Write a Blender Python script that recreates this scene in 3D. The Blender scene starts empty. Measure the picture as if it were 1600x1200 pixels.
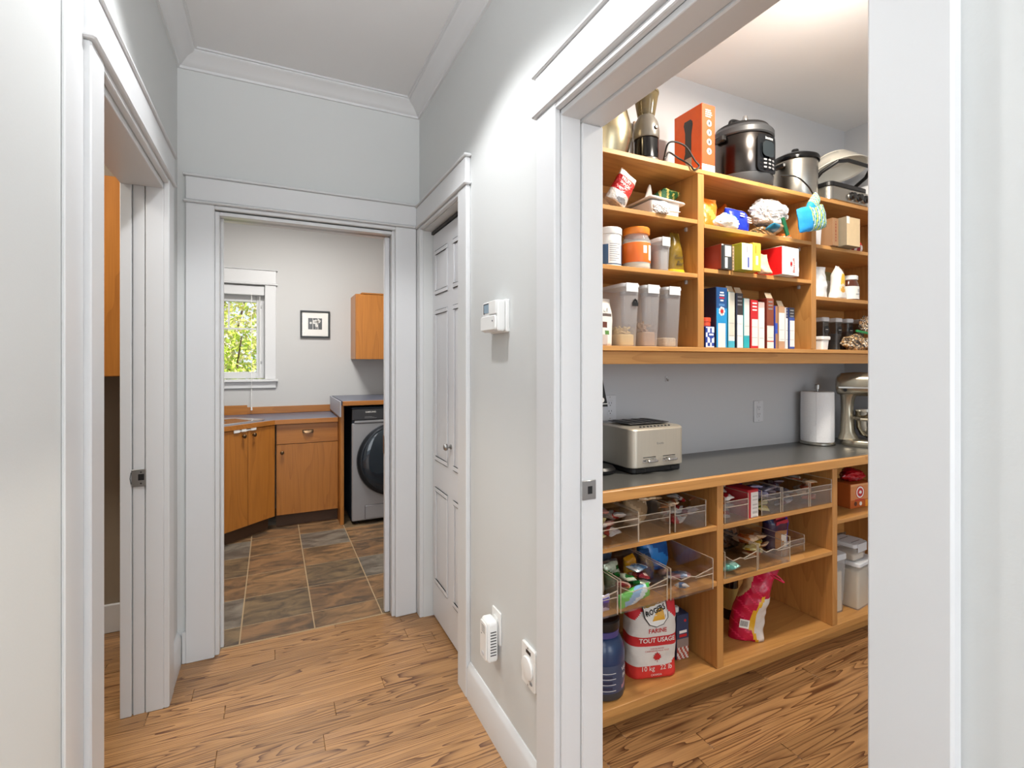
import bpy, bmesh, math, random
from mathutils import Vector, Matrix, noise
R = math.radians
rnd = random.Random(7)
SC = bpy.context.scene
COL = SC.collection

# ------------------------------------------------------------------ camera
H = 1.35; YAW = R(25.76)
cam_d = bpy.data.cameras.new('camera'); cam = bpy.data.objects.new('camera', cam_d); COL.objects.link(cam)
cam.location = (0, 0, H); cam.rotation_euler = (R(90), 0, -YAW)
cam_d.sensor_width = 36; cam_d.lens = 777/1600*36; cam_d.shift_y = -34/1600; cam_d.clip_start = .02
SC.camera = cam
# ------------------------------------------------------------------ world, sun, lamps, exposure
w = bpy.data.worlds.new('sky'); SC.world = w; w.use_nodes = True
bg = w.node_tree.nodes['Background']; bg.inputs[0].default_value = (.80, .90, 1.0, 1); bg.inputs[1].default_value = 1.15
def light(name, typ, loc, energy, color=(1,1,1), rot=(0,0,0), **kw):
    d = bpy.data.lights.new(name, typ); d.energy = energy; d.color = color
    for k, v in kw.items(): setattr(d, k, v)
    o = bpy.data.objects.new(name, d); o.location = loc; o.rotation_euler = rot; COL.objects.link(o); return o
light('sun', 'SUN', (0,0,9), 7.0, (1,.95,.85), (R(52),0,R(62)), angle=R(1.5))
light('kitchen_window_daylight', 'AREA', (.3,-2.6,1.5), 62, (.94,.975,1), (R(90),0,0), shape='RECTANGLE', size=3.4, size_y=2.0)
light('hall_ceiling_lamp', 'SPOT', (.10,1.42,2.68), 49, (.98,.985,1), (0,0,0), spot_size=R(122), spot_blend=.3, shadow_soft_size=.05)
light('ceiling_fill', 'SPOT', (.15,-1.5,1.55), 420, (.96,.98,1), (R(180-24),0,0), spot_size=R(120), spot_blend=.8, shadow_soft_size=.3)  # added spot behind the camera, aimed up to brighten the hall ceiling
light('pantry_ceiling_lamp', 'AREA', (1.78,1.04,2.68), 31, (1,.91,.78), (0,0,0), shape='DISK', size=.16)
light('pantry_wall_fill', 'POINT', (1.78,1.04,2.40), 12, (1,.92,.82), shadow_soft_size=.08)  # added point fill below the ceiling lamp, lifts the upper pantry walls
light('laundry_ceiling_lamp', 'AREA', (.15,3.75,2.68), 46, (1,.97,.93), (0,0,0), shape='DISK', size=.5)
light('side_room_lamp', 'AREA', (-1.35,2.2,2.66), 32, (1,.93,.82), (0,0,0), shape='DISK', size=.4)
SC.cycles.transparent_max_bounces = 64
vs = SC.view_settings
SC.display_settings.display_device = 'sRGB'
vs.view_transform = 'Standard'; vs.look = 'None'; vs.gamma = 1; vs.use_curve_mapping = False; vs.exposure = 0.0

# ------------------------------------------------------------------ helpers
def lin(h):
    if isinstance(h, str):
        h = h.lstrip('#'); h = ''.join(x+x for x in h) if len(h)==3 else h; c = [int(h[i:i+2],16)/255 for i in (0,2,4)]
    else: c = h
    return tuple(x/12.92 if x <= .04045 else ((x+.055)/1.055)**2.4 for x in c)
SN, CS = math.sin(YAW), math.cos(YAW)
def gx(px, Y):                      # x of the point on the plane y=Y seen at photo column px
    q = (px-800)/777
    return Y*(SN+CS*q)/(CS-SN*q)
def gz(px, py, Y):                  # its height for photo row py
    d = SN*gx(px,Y)+CS*Y
    return H-(py-566)/777*d

class MB:
    def __init__(s): s.v=[]; s.f=[]; s.m=[]; s.c=[]; s.col=False
    def add(s, vs, fs, mi=0, c=None):
        b=len(s.v); s.v+= [tuple(p) for p in vs]
        for f in fs: s.f.append([i+b for i in f]); s.m.append(mi); s.c.append(c)
        if c is not None: s.col=True
        return s
    def box(s, x0,x1,y0,y1,z0,z1, mi=0, c=None):
        v=[(x0,y0,z0),(x1,y0,z0),(x1,y1,z0),(x0,y1,z0),(x0,y0,z1),(x1,y0,z1),(x1,y1,z1),(x0,y1,z1)]
        return s.add(v,[(0,3,2,1),(4,5,6,7),(0,1,5,4),(1,2,6,5),(2,3,7,6),(3,0,4,7)],mi,c)
    def bbox(s, x0,x1,y0,y1,z0,z1, b=.003, mi=0, c=None):      # box with chamfered edges
        b=min(b,(x1-x0)/2.01,(y1-y0)/2.01,(z1-z0)/2.01)
        rings=[]
        for z,i in ((z0,b),(z0+b,0),(z1-b,0),(z1,b)):
            X0,X1,Y0,Y1=x0+i,x1-i,y0+i,y1-i
            rings.append([(X0+b,Y0,z),(X1-b,Y0,z),(X1,Y0+b,z),(X1,Y1-b,z),(X1-b,Y1,z),(X0+b,Y1,z),(X0,Y1-b,z),(X0,Y0+b,z)])
        return s.loft(rings,mi=mi,c=c)
    def loft(s, rings, mi=0, cap0=True, cap1=True, c=None):
        n=len(rings[0]); vs=[p for r in rings for p in r]; fs=[]
        for k in range(len(rings)-1):
            for i in range(n):
                j=(i+1)%n; fs.append((k*n+i,k*n+j,(k+1)*n+j,(k+1)*n+i))
        if cap0: fs.append(tuple(reversed(range(n))))
        if cap1: fs.append(tuple(range((len(rings)-1)*n,len(rings)*n)))
        return s.add(vs,fs,mi,c)
    def lathe(s, prof, n=32, mi=0, cx=0, cy=0, cap0=True, cap1=True, sx=1, sy=1):
        return s.loft([ring_c(max(r,.0003),z,n,cx,cy,sx,sy) for r,z in prof],mi,cap0,cap1)
    def tube(s, pts, r, n=8, mi=0):
        P=[Vector(p) for p in pts]; rings=[]; up=Vector((0,0,1)); prev=None
        for i,p in enumerate(P):
            t=(P[min(i+1,len(P)-1)]-P[max(i-1,0)]).normalized()
            if prev is None:
                a=t.cross(up if abs(t.z)<.9 else Vector((1,0,0))).normalized()
            else:
                a=(prev-t*prev.dot(t)).normalized()
            prev=a; b=t.cross(a); rr=r[i] if isinstance(r,(list,tuple)) else r
            rings.append([tuple(p+(a*math.cos(2*math.pi*k/n)+b*math.sin(2*math.pi*k/n))*rr) for k in range(n)])
        return s.loft(rings,mi)
    def prism(s, poly, axis, a0, a1, mi=0, c=None):            # poly: 2-D points; extruded along axis 'x','y','z'
        def P(p,a):
            return {'x':(a,p[0],p[1]),'y':(p[0],a,p[1]),'z':(p[0],p[1],a)}[axis]
        return s.loft([[P(p,a0) for p in poly],[P(p,a1) for p in poly]],mi,c=c)
    def xf(s, M):
        s.v=[tuple(M@Vector(p)) for p in s.v]; return s
    def mesh(s, name, mats):
        me=bpy.data.meshes.new(name); me.from_pydata(s.v,[],s.f)
        for m in mats: me.materials.append(m)
        me.polygons.foreach_set('material_index',s.m)
        if s.col:
            at=me.color_attributes.new('Col','FLOAT_COLOR','CORNER'); buf=[]
            for f,c in zip(s.f,s.c):
                c=c or (.5,.5,.5)
                buf+= [c[0],c[1],c[2],1]*len(f)
            at.data.foreach_set('color',buf)
        bm=bmesh.new(); bm.from_mesh(me); bmesh.ops.recalc_face_normals(bm,faces=bm.faces); bm.to_mesh(me); bm.free()
        me.polygons.foreach_set('use_smooth',[True]*len(me.polygons)); me.set_sharp_from_angle(angle=R(31)); me.update()
        return me
def ring_c(r,z,n=32,cx=0,cy=0,sx=1,sy=1):
    return [(cx+sx*r*math.cos(2*math.pi*i/n),cy+sy*r*math.sin(2*math.pi*i/n),z) for i in range(n)]
def ring_rr(w,d,r,z,n=5,cx=0,cy=0):
    out=[]; r=min(r,w/2-.0002,d/2-.0002)
    for q,(sx,sy) in enumerate(((1,1),(-1,1),(-1,-1),(1,-1))):
        for k in range(n):
            a=math.pi/2*(q+k/(n-1)); out.append((cx+sx*(w/2-r)+r*math.cos(a),cy+sy*(d/2-r)+r*math.sin(a),z))
    return out
def rrbox(w,d,h,r=.01,e=.003,z0=0,n=5,mi=0,mb=None,cx=0,cy=0,taper=0):
    mb=mb or MB()
    rs=[]
    for z,i in ((0,e),(e,0),(h-e,0),(h,e)):
        t=1+taper*(z/h); rs.append(ring_rr((w-2*i)*t,(d-2*i)*t,max(r-i,.0008),z0+z,n,cx,cy))
    return mb.loft(rs,mi)

def put(name, mb, mat, parent=None, loc=None, rot=None, label=None):
    mats=mat if isinstance(mat,(list,tuple)) else [mat]
    me=mb if isinstance(mb,bpy.types.Mesh) else mb.mesh(name,mats)
    o=bpy.data.objects.new(name,me); COL.objects.link(o)
    if parent: o.parent=parent
    if loc: o.location=loc
    if rot: o.rotation_euler=rot
    if label: o['label']=label
    return o
def thing(name,label,cat,loc=(0,0,0),rz=0,group=None,rot=None):
    o=bpy.data.objects.new(name,None); COL.objects.link(o); o.empty_display_size=.05
    o.location=loc; o.rotation_euler=rot or (0,0,rz); o['label']=label; o['category']=cat
    if group: o['group']=group
    return o
def one(name,label,cat,mb,mat,loc=(0,0,0),rot=(0,0,0),group=None):
    o=put(name,mb,mat,None,loc,rot,label); o['category']=cat
    if group: o['group']=group
    return o
def struct(name,mb=None,mat=None,parent=None,loc=None,label=None):
    if mb is None:
        o=bpy.data.objects.new(name,None); COL.objects.link(o)
        if loc: o.location=loc
    else: o=put(name,mb,mat,parent,loc)
    if parent is None: o['kind']='structure'
    if label: o['label']=label
    return o
def text_verts(s,size=1,spacing=1.0,shear=0,bold=0):
    cu=bpy.data.curves.new('t','FONT'); cu.body=s; cu.size=1; cu.resolution_u=2; cu.space_character=spacing; cu.shear=shear; cu.offset=bold
    cu.align_x='CENTER'; cu.align_y='CENTER'
    o=bpy.data.objects.new('t',cu); COL.objects.link(o)
    dg=bpy.context.evaluated_depsgraph_get(); me=bpy.data.meshes.new_from_object(o.evaluated_get(dg))
    vs=[(v.co.x*size,v.co.y*size) for v in me.vertices]; fs=[tuple(p.vertices) for p in me.polygons]
    bpy.data.objects.remove(o); bpy.data.curves.remove(cu); bpy.data.meshes.remove(me)
    return vs,fs
def lettering(s,mat,parent,fn,width=None,height=None,name='lettering',**kw):   # flat letters laid on a surface: fn(x,y)->point
    vs,fs=text_verts(s,**kw)
    if not vs: return
    xs=[v[0] for v in vs]; ys=[v[1] for v in vs]
    cx,cy=(min(xs)+max(xs))/2,(min(ys)+max(ys))/2
    kx=(width/(max(xs)-min(xs))) if width else 1
    ky=(height/(max(ys)-min(ys))) if height else kx
    if not width: kx=ky
    mb=MB().add([fn((x-cx)*kx,(y-cy)*ky) for x,y in vs],fs)
    me=bpy.data.meshes.new(name); me.from_pydata(mb.v,[],mb.f); me.materials.append(mat)
    o=bpy.data.objects.new(name,me); COL.objects.link(o); o.parent=parent; return o
def on_front(cx,y,cz,out=.0008):        # plane facing -Y
    return lambda a,b:(cx+a,y-out,cz+b)
def on_left(x,cy,cz,out=.0008):         # plane facing -X, reading direction towards -Y
    return lambda a,b:(x-out,cy-a,cz+b)
def on_cyl(r,a0,cz,cx=0,cy=0,out=.0008):  # round body; a0 = angle of the label's middle
    def f(a,b):
        t=a0+a/r; return (cx+(r+out)*math.cos(t),cy+(r+out)*math.sin(t),cz+b)
    return f

# ------------------------------------------------------------------ materials (all node based)
def M(name,c,rough=.5,metal=0,var=.06,scale=6,bump=0,bscale=60,coat=0,spec=.5,stretch=None,alpha=None,trans=0,sheen=0):
    m=bpy.data.materials.new(name); m.use_nodes=True; nt=m.node_tree; N=nt.nodes; L=nt.links
    b=N['Principled BSDF']; col=lin(c)
    tc=N.new('ShaderNodeTexCoord'); mp=N.new('ShaderNodeMapping'); L.new(tc.outputs['Object'],mp.inputs[0])
    if stretch: mp.inputs['Scale'].default_value=stretch
    nz=N.new('ShaderNodeTexNoise'); nz.inputs['Scale'].default_value=scale; nz.inputs['Detail'].default_value=4; L.new(mp.outputs[0],nz.inputs['Vector'])
    mx=N.new('ShaderNodeMix'); mx.data_type='RGBA'
    mx.inputs[6].default_value=(*[x*(1-var) for x in col],1); mx.inputs[7].default_value=(*[min(1,x*(1+var)) for x in col],1)
    L.new(nz.outputs['Fac'],mx.inputs[0]); L.new(mx.outputs[2],b.inputs['Base Color'])
    b.inputs['Roughness'].default_value=rough; b.inputs['Metallic'].default_value=metal
    b.inputs['Coat Weight'].default_value=coat; b.inputs['Specular IOR Level'].default_value=spec
    b.inputs['Transmission Weight'].default_value=trans
    if sheen: b.inputs['Sheen Weight'].default_value=sheen
    if alpha is not None: b.inputs['Alpha'].default_value=alpha
    if bump:
        n2=N.new('ShaderNodeTexNoise'); n2.inputs['Scale'].default_value=bscale; n2.inputs['Detail'].default_value=3; L.new(mp.outputs[0],n2.inputs['Vector'])
        bp=N.new('ShaderNodeBump'); bp.inputs['Strength'].default_value=bump; bp.inputs['Distance'].default_value=.004
        L.new(n2.outputs['Fac'],bp.inputs['Height']); L.new(bp.outputs[0],b.inputs['Normal'])
    return m
def Mprint(name,rough=.4,bump=0,bscale=40,spec=.5,metal=0):
    m=bpy.data.materials.new(name); m.use_nodes=True; nt=m.node_tree; N=nt.nodes; L=nt.links; b=N['Principled BSDF']
    at=N.new('ShaderNodeAttribute'); at.attribute_name='Col'
    tc=N.new('ShaderNodeTexCoord'); nz=N.new('ShaderNodeTexNoise'); nz.inputs['Scale'].default_value=bscale; nz.inputs['Detail'].default_value=3
    L.new(tc.outputs['Object'],nz.inputs['Vector'])
    hs=N.new('ShaderNodeHueSaturation'); mr=N.new('ShaderNodeMapRange'); mr.inputs[3].default_value=.93; mr.inputs[4].default_value=1.07
    L.new(nz.outputs['Fac'],mr.inputs[0]); L.new(mr.outputs[0],hs.inputs['Value']); L.new(at.outputs['Color'],hs.inputs['Color'])
    L.new(hs.outputs[0],b.inputs['Base Color']); b.inputs['Roughness'].default_value=rough; b.inputs['Specular IOR Level'].default_value=spec; b.inputs['Metallic'].default_value=metal
    if bump:
        bp=N.new('ShaderNodeBump'); bp.inputs['Strength'].default_value=bump; bp.inputs['Distance'].default_value=.01
        L.new(nz.outputs['Fac'],bp.inputs['Height']); L.new(bp.outputs[0],b.inputs['Normal'])
    return m
def Mwood(name,c1,c2,axis='x',rough=.38,world=False,cath=1.0,coat=0.0,rows=False,fine=1.0):
    # oak: long cathedral bands plus fine pores, grain along `axis`
    m=bpy.data.materials.new(name); m.use_nodes=True; nt=m.node_tree; N=nt.nodes; L=nt.links; b=N['Principled BSDF']
    if world: src=N.new('ShaderNodeNewGeometry').outputs['Position']
    else: src=N.new('ShaderNodeTexCoord').outputs['Object']
    oi=N.new('ShaderNodeObjectInfo')
    mu=N.new('ShaderNodeVectorMath'); mu.operation='SCALE'; mu.inputs[0].default_value=(37,91,53); L.new(oi.outputs['Random'],mu.inputs['Scale'])
    ad=N.new('ShaderNodeVectorMath'); L.new(src,ad.inputs[0]); L.new(mu.outputs[0],ad.inputs[1])
    def mapped(scl,v):
        mp=N.new('ShaderNodeMapping'); mp.inputs['Scale'].default_value=scl; L.new(v,mp.inputs[0]); return mp.outputs[0]
    g_=13 if rows else 9; S={'x':(.75,g_,g_),'y':(g_,1.1,g_),'z':(g_,g_,1.1)}[axis]; F={'x':(3,90,90),'y':(90,3,90),'z':(90,90,3)}[axis]
    n1=N.new('ShaderNodeTexNoise'); n1.inputs['Scale'].default_value=1.1*cath; n1.inputs['Detail'].default_value=1.5; n1.inputs['Roughness'].default_value=.4; n1.inputs['Distortion'].default_value=.25
    L.new(mapped(S,ad.outputs[0]),n1.inputs['Vector'])
    k=N.new('ShaderNodeMath'); k.operation='MULTIPLY'; k.inputs[1].default_value=19 if rows else 9; L.new(n1.outputs['Fac'],k.inputs[0])
    fr=N.new('ShaderNodeMath'); fr.operation='FRACT'; L.new(k.outputs[0],fr.inputs[0])
    pw=N.new('ShaderNodeMath'); pw.operation='POWER'; pw.inputs[1].default_value=3.0 if rows else 3.2; L.new(fr.outputs[0],pw.inputs[0])
    n2=N.new('ShaderNodeTexNoise'); n2.inputs['Scale'].default_value=1.6*fine; n2.inputs['Detail'].default_value=3; L.new(mapped(F,ad.outputs[0]),n2.inputs['Vector'])
    a=N.new('ShaderNodeMath'); a.operation='MULTIPLY_ADD'; a.inputs[1].default_value=.66 if rows else .3; L.new(pw.outputs[0],a.inputs[0])
    s2=N.new('ShaderNodeMath'); s2.operation='MULTIPLY'; s2.inputs[1].default_value=.62; L.new(n2.outputs['Fac'],s2.inputs[0]); L.new(s2.outputs[0],a.inputs[2])
    cr=N.new('ShaderNodeValToRGB'); cr.color_ramp.elements[0].position=.18; cr.color_ramp.elements[0].color=(*lin(c1),1); cr.color_ramp.elements[1].position=.92 if rows else .98; cr.color_ramp.elements[1].color=(*lin(c2),1)
    L.new(a.outputs[0],cr.inputs[0])
    hs=N.new('ShaderNodeHueSaturation'); mr=N.new('ShaderNodeMapRange')
    mr.inputs[3].default_value=.80 if rows else .93; mr.inputs[4].default_value=1.14 if rows else 1.07
    L.new(oi.outputs['Random'],mr.inputs[0]); L.new(mr.outputs[0],hs.inputs['Value']); L.new(cr.outputs[0],hs.inputs['Color']); L.new(hs.outputs[0],b.inputs['Base Color'])
    b.inputs['Roughness'].default_value=rough; b.inputs['Coat Weight'].default_value=coat; b.inputs['Coat Roughness'].default_value=.25
    bp=N.new('ShaderNodeBump'); bp.inputs['Strength'].default_value=.12; bp.inputs['Distance'].default_value=.002; L.new(a.outputs[0],bp.inputs['Height']); L.new(bp.outputs[0],b.inputs['Normal'])
    return m
def Mclear(name,tint='#ffffff',gloss=.06,haze=.0,hazecol='#dfe4e8',rough=.05):
    # thin clear sheet: mostly transparent, Fresnel reflections, some milky haze
    m=bpy.data.materials.new(name); m.use_nodes=True; nt=m.node_tree; N=nt.nodes; L=nt.links; N.remove(N['Principled BSDF'])
    out=N['Material Output']; t=N.new('ShaderNodeBsdfTransparent'); t.inputs[0].default_value=(*lin(tint),1)
    g=N.new('ShaderNodeBsdfGlossy'); g.inputs['Roughness'].default_value=rough
    d=N.new('ShaderNodeBsdfDiffuse'); nz=N.new('ShaderNodeTexNoise'); nz.inputs['Scale'].default_value=9
    mx=N.new('ShaderNodeMix'); mx.data_type='RGBA'; c=lin(hazecol); mx.inputs[6].default_value=(*[x*.94 for x in c],1); mx.inputs[7].default_value=(*c,1); L.new(nz.outputs['Fac'],mx.inputs[0]); L.new(mx.outputs[2],d.inputs[0])
    m1=N.new('ShaderNodeMixShader'); m1.inputs[0].default_value=haze; L.new(t.outputs[0],m1.inputs[1]); L.new(d.outputs[0],m1.inputs[2])
    fr=N.new('ShaderNodeFresnel'); fr.inputs[0].default_value=1.45
    ad=N.new('ShaderNodeMath'); ad.operation='MULTIPLY_ADD'; ad.inputs[1].default_value=.35; ad.inputs[2].default_value=max(0,gloss-.05); L.new(fr.outputs[0],ad.inputs[0]); ad.use_clamp=True
    m2=N.new('ShaderNodeMixShader'); L.new(ad.outputs[0],m2.inputs[0]); L.new(m1.outputs[0],m2.inputs[1]); L.new(g.outputs[0],m2.inputs[2]); L.new(m2.outputs[0],out.inputs[0])
    return m
wall_m=M('greige_wall_paint','#d3d5d4',.62,var=.015,scale=2,bump=.04,bscale=180)
pwall_m=M('pantry_grey_paint','#bcbdc0',.5,var=.015,scale=2,bump=.04,bscale=180)
dwall_m=M('taupe_wall_paint','#8f8170',.6,var=.03,scale=2,bump=.04,bscale=180)
ceil_m=M('ceiling_paint','#e0e0e0',.75,var=.01,scale=2,bump=.05,bscale=120)
trim_m=M('white_trim_enamel','#d8d9da',.33,var=.01,scale=2)
door_m=M('white_door_enamel','#dadbde',.35,var=.01,scale=2)
floor_m=Mwood('oak_floor','#b78a5a','#5e3a22','x',.34,True,1.0,.08,True)
sh_x=Mwood('oak_veneer_long','#cd9757','#a56d35','x',.42,False,.8)
sh_z=Mwood('oak_veneer_upright','#c68f51','#9d6732','z',.42,False,.8)
cab_z=Mwood('cherry_veneer_upright','#b5742f','#8f551f','z',.36,False,.8,.15)
cab_x=Mwood('cherry_veneer_long','#b5742f','#8f551f','x',.36,False,.8,.15)
dark_lam=M('charcoal_laminate','#565654',.30,var=.12,scale=70)
blue_lam=M('slate_laminate','#5c6070',.32,var=.12,scale=70)
steel=M('brushed_steel','#b9b5ac',.30,1,var=.06,scale=5,stretch=(1,1,40))
champ=M('champagne_steel','#c5b694',.27,1,var=.08,scale=5,stretch=(1,1,30))
nickel=M('satin_nickel','#a9a9a8',.35,1,var=.03)
chrome=M('polished_chrome','#d8d8d8',.10,1,var=.02)
bronze=M('dark_bronze','#5d4a36',.4,.9,var=.1)
black=M('black_plastic','#161617',.38,var=.1)
black_g=M('gloss_black','#0d0e10',.12,var=.1)
dgrey=M('dark_grey_plastic','#3a3b3d',.42,var=.06)
white_p=M('white_plastic','#eeeeec',.35,var=.01)
wmatte=M('white_paper','#ecebe6',.75,var=.03,bump=.1,bscale=80)
rubber=M('black_rubber','#111111',.6,var=.1)
card=Mprint('printed_card',.42)
film=Mprint('printed_film',.24,.25,45)
paper=Mprint('printed_paper',.62,.2,40)
foil=Mprint('foil_film',.22,.6,70,.8,.35)
acryl=Mclear('clear_acrylic',gloss=.05)
edge=Mclear('acrylic_edge',gloss=.12,haze=.42,hazecol='#e8d8c4')
cplas=Mclear('clear_container_plastic',gloss=.06,haze=.28,hazecol='#eceef1')
frost=Mclear('frosted_plastic',gloss=.04,haze=.80,hazecol='#f0f3f7',rough=.3)
glass=Mclear('window_glass',gloss=.04)
# ================================================================== SHELL
CEIL=2.74; XR=.722; XL=-.382; YB=2.655; PB=1.83; PRX=3.11
OP_Z=2.045                                   # height of the openings
# ---- floor: oak strips and slate tiles
fl=struct('floor',MB().box(-2.2,3.3,-2.7,3.25,-.06,-.012),M('subfloor_brown','#3a2413',.8))  # dark brown base under the planks
pm=MB().bbox(0,1,0,1,-.0115,0,.0018).mesh('plank',[floor_m])
def plank(x0,x1,y0,y1):
    o=put('plank',pm,None,fl,(x0,y0,0)); o.scale=(x1-x0,y1-y0,1)
PW=.083; rr=random.Random(3); nplank=0
y=-.32
while y<2.69:
    x=-.55-rr.random()*.8; xe=3.1
    if y>1.84: xe=.86
    if y>=1.52 and y<2.4: x=-1.3-rr.random()*.5
    if y<.3: x=-.45-rr.random()*.6
    while x<xe:
        ln=.45+rr.random()*.95
        plank(x,min(x+ln-.0003,xe),y,min(y+PW-.0005,2.70)); x+=ln; nplank+=1
    y+=PW
for k in range(6):                            # the side room beyond the left door
    x=-1.5-rr.random()*.3; y=2.692+k*PW
    while x<-.5:
        ln=.4+rr.random()*.6; plank(x,min(x+ln-.0006,-.49),y+.012,y+.012+PW-.0005); x+=ln
o=put('plank_field',MB().box(-2.2,3.3,-2.7,-.325,-.0115,0),floor_m,fl)
tile_m=[]
for i,(c1,c2) in enumerate((('#94704b','#55432f'),('#7b6649','#473c30'),('#7f7668','#544b41'),('#8a6745','#4d3e2f'))):
    m=bpy.data.materials.new('slate_tile'); m.use_nodes=True; nt=m.node_tree; N=nt.nodes; L=nt.links; b=N['Principled BSDF']
    g=N.new('ShaderNodeNewGeometry'); mp=N.new('ShaderNodeMapping'); mp.inputs['Scale'].default_value=(3.2,7,5); L.new(g.outputs['Position'],mp.inputs[0])
    nz=N.new('ShaderNodeTexNoise'); nz.inputs['Scale'].default_value=1.6; nz.inputs['Detail'].default_value=7; nz.inputs['Roughness'].default_value=.62; nz.inputs['Distortion'].default_value=.8; L.new(mp.outputs[0],nz.inputs['Vector'])
    cr=N.new('ShaderNodeValToRGB'); e=cr.color_ramp.elements; e[0].position=.38; e[0].color=(*lin(c2),1); e[1].position=.63; e[1].color=(*lin(c1),1)
    L.new(nz.outputs['Fac'],cr.inputs[0]); L.new(cr.outputs[0],b.inputs['Base Color']); b.inputs['Roughness'].default_value=.5
    bp=N.new('ShaderNodeBump'); bp.inputs['Strength'].default_value=.35; bp.inputs['Distance'].default_value=.004; L.new(nz.outputs['Fac'],bp.inputs['Height']); L.new(bp.outputs[0],b.inputs['Normal'])
    tile_m.append(m)
grout=M('sand_grout','#a58d6c',.8,var=.08,scale=40)
fl2=struct('floor',MB().box(-.45,1.6,2.703,5.2,-.05,.0003).box(-1.45,-.45,3.23,5.2,-.05,.0003),grout)
tm=[MB().bbox(0,1,0,1,-.0025,.0012,.0012).mesh('tile',[m]) for m in tile_m]
TW=.337; GR=.006
tr=random.Random(11); last={}
cx0=-.141-TW*3
k=0
for i in range(8):
    ys=[2.708,2.885]
    while ys[-1]<5.0: ys.append(ys[-1]+TW)
    for j in range(len(ys)-1):
        if ys[j]>4.62 or (i<2 and (ys[j]>4.0 or ys[j]<3.2)): continue
        x0=cx0+i*TW; x1=x0+TW
        q=tr.choice([z_ for z_ in (0,1,2,3,0,1,3) if z_ not in (last.get((i-1,j)),last.get((i,j-1)))]); last[(i,j)]=q
        o=put('tile',tm[q],None,fl2,(x0+GR/2,ys[j]+GR/2,0)); o.scale=(TW-GR,ys[j+1]-ys[j]-GR,1)
put('threshold_strip',MB().bbox(-.24,.60,2.698,2.708,-.002,.002,.001),grout,fl2)

# ---- walls
TL=.118
def wall(name,mb,mat): return struct(name,mb,mat)
m=MB()
m.box(XR,XR+TL,-2.7,.385,0,CEIL).box(XR,XR+TL,.385,1.178,OP_Z+.01,CEIL).box(XR,XR+TL,1.196,1.98,0,CEIL).box(XR,XR+TL,1.178,1.196,OP_Z+.01,CEIL).box(XR,XR+TL,1.98,2.575,OP_Z,CEIL).box(XR,XR+TL,2.575,YB,0,CEIL)
wall('wall_right',m,wall_m)
m=MB()
m.box(XL-TL,XL,-.4,1.505,0,CEIL).box(XL-TL,XL,1.505,2.351,OP_Z,CEIL).box(XL-TL,XL,2.351,YB,0,CEIL)
wall('wall_left',m,wall_m)
m=MB()
m.box(XL-TL,-.237,YB,YB+TL,0,CEIL).box(-.237,.575,YB,YB+TL,OP_Z+.01,CEIL).box(.575,1.5,YB,YB+TL,0,CEIL)
wall('wall_back',m,wall_m)
# pantry walls
wall('wall_pantry_back',MB().box(XR+TL,PRX+.1,PB,PB+.1,0,CEIL),pwall_m)
wall('wall_pantry_right',MB().box(PRX,PRX+.1,-2.7,PB,0,CEIL),pwall_m)
wall('wall_pantry_left',MB().box(XR+TL,XR+TL+.004,1.196,PB,0,CEIL),pwall_m)
# laundry walls; the far one has the window opening
WX0,WX1,WZ0,WZ1=-.87,-.055,1.195,2.05; LY=5.07
m=MB()
m.box(-1.45,WX0,LY,LY+.14,0,CEIL).box(WX1,1.5,LY,LY+.14,0,CEIL).box(WX0,WX1,LY,LY+.14,0,WZ0).box(WX0,WX1,LY,LY+.14,WZ1,CEIL)
lau_m=M('laundry_wall_paint','#c6c6c5',.6,var=.015,scale=2)
wall('wall_laundry_back',m,lau_m)
wall('wall_laundry_left',MB().box(-1.45,-1.35,YB+TL,LY,0,CEIL),lau_m)
wall('wall_laundry_right',MB().box(1.42,1.5,YB+TL,LY,0,CEIL),lau_m)
# side room seen through the left doorway
wall('wall_side_room_back',MB().box(-2.2,XL-TL,3.12,3.22,0,CEIL),dwall_m)
wall('wall_side_room_right',MB().box(XL-TL,XL-TL+.10,YB+TL,3.12,0,CEIL),dwall_m)
wall('wall_side_room_left',MB().box(-2.3,-2.2,.2,3.22,0,CEIL),dwall_m)
wall('wall_side_room_front',MB().box(-2.2,XL-TL,.2,.3,0,CEIL),dwall_m)
struct('ceiling',MB().box(-2.4,3.3,-2.7,5.25,CEIL,CEIL+.08),ceil_m)
struct('baseboard_side_room',MB().bbox(-2.2,XL-TL,3.102,3.12,0,.14,.003),trim_m)

# ---- crown moulding: one profile mitred round the hall end
prof=[(0,-.072),(.010,-.072),(.012,-.062),(.022,-.056),(.030,-.046),(.046,-.030),(.066,-.022),(.074,-.014),(.074,-.008),(.084,-.008),(.084,0),(0,0)]
def crown(name,a,b,na,nb):
    # a,b: wall ends; na,nb: inward direction at each end (mitre)
    m=MB(); m.loft([[(a[0]+na[0]*p,a[1]+na[1]*p,CEIL+q-.0004) for p,q in prof],[(b[0]+nb[0]*p,b[1]+nb[1]*p,CEIL+q-.0004) for p,q in prof]])
    struct(name,m,trim_m)
crown('trim_1',(XL,-.4),(XL,YB),(1,0),(1,-1))
crown('trim_2',(XL,YB),(XR,YB),(1,-1),(-1,-1))
crown('trim_3',(XR,YB),(XR,-1.6),(-1,-1),(-1,0))
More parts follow.
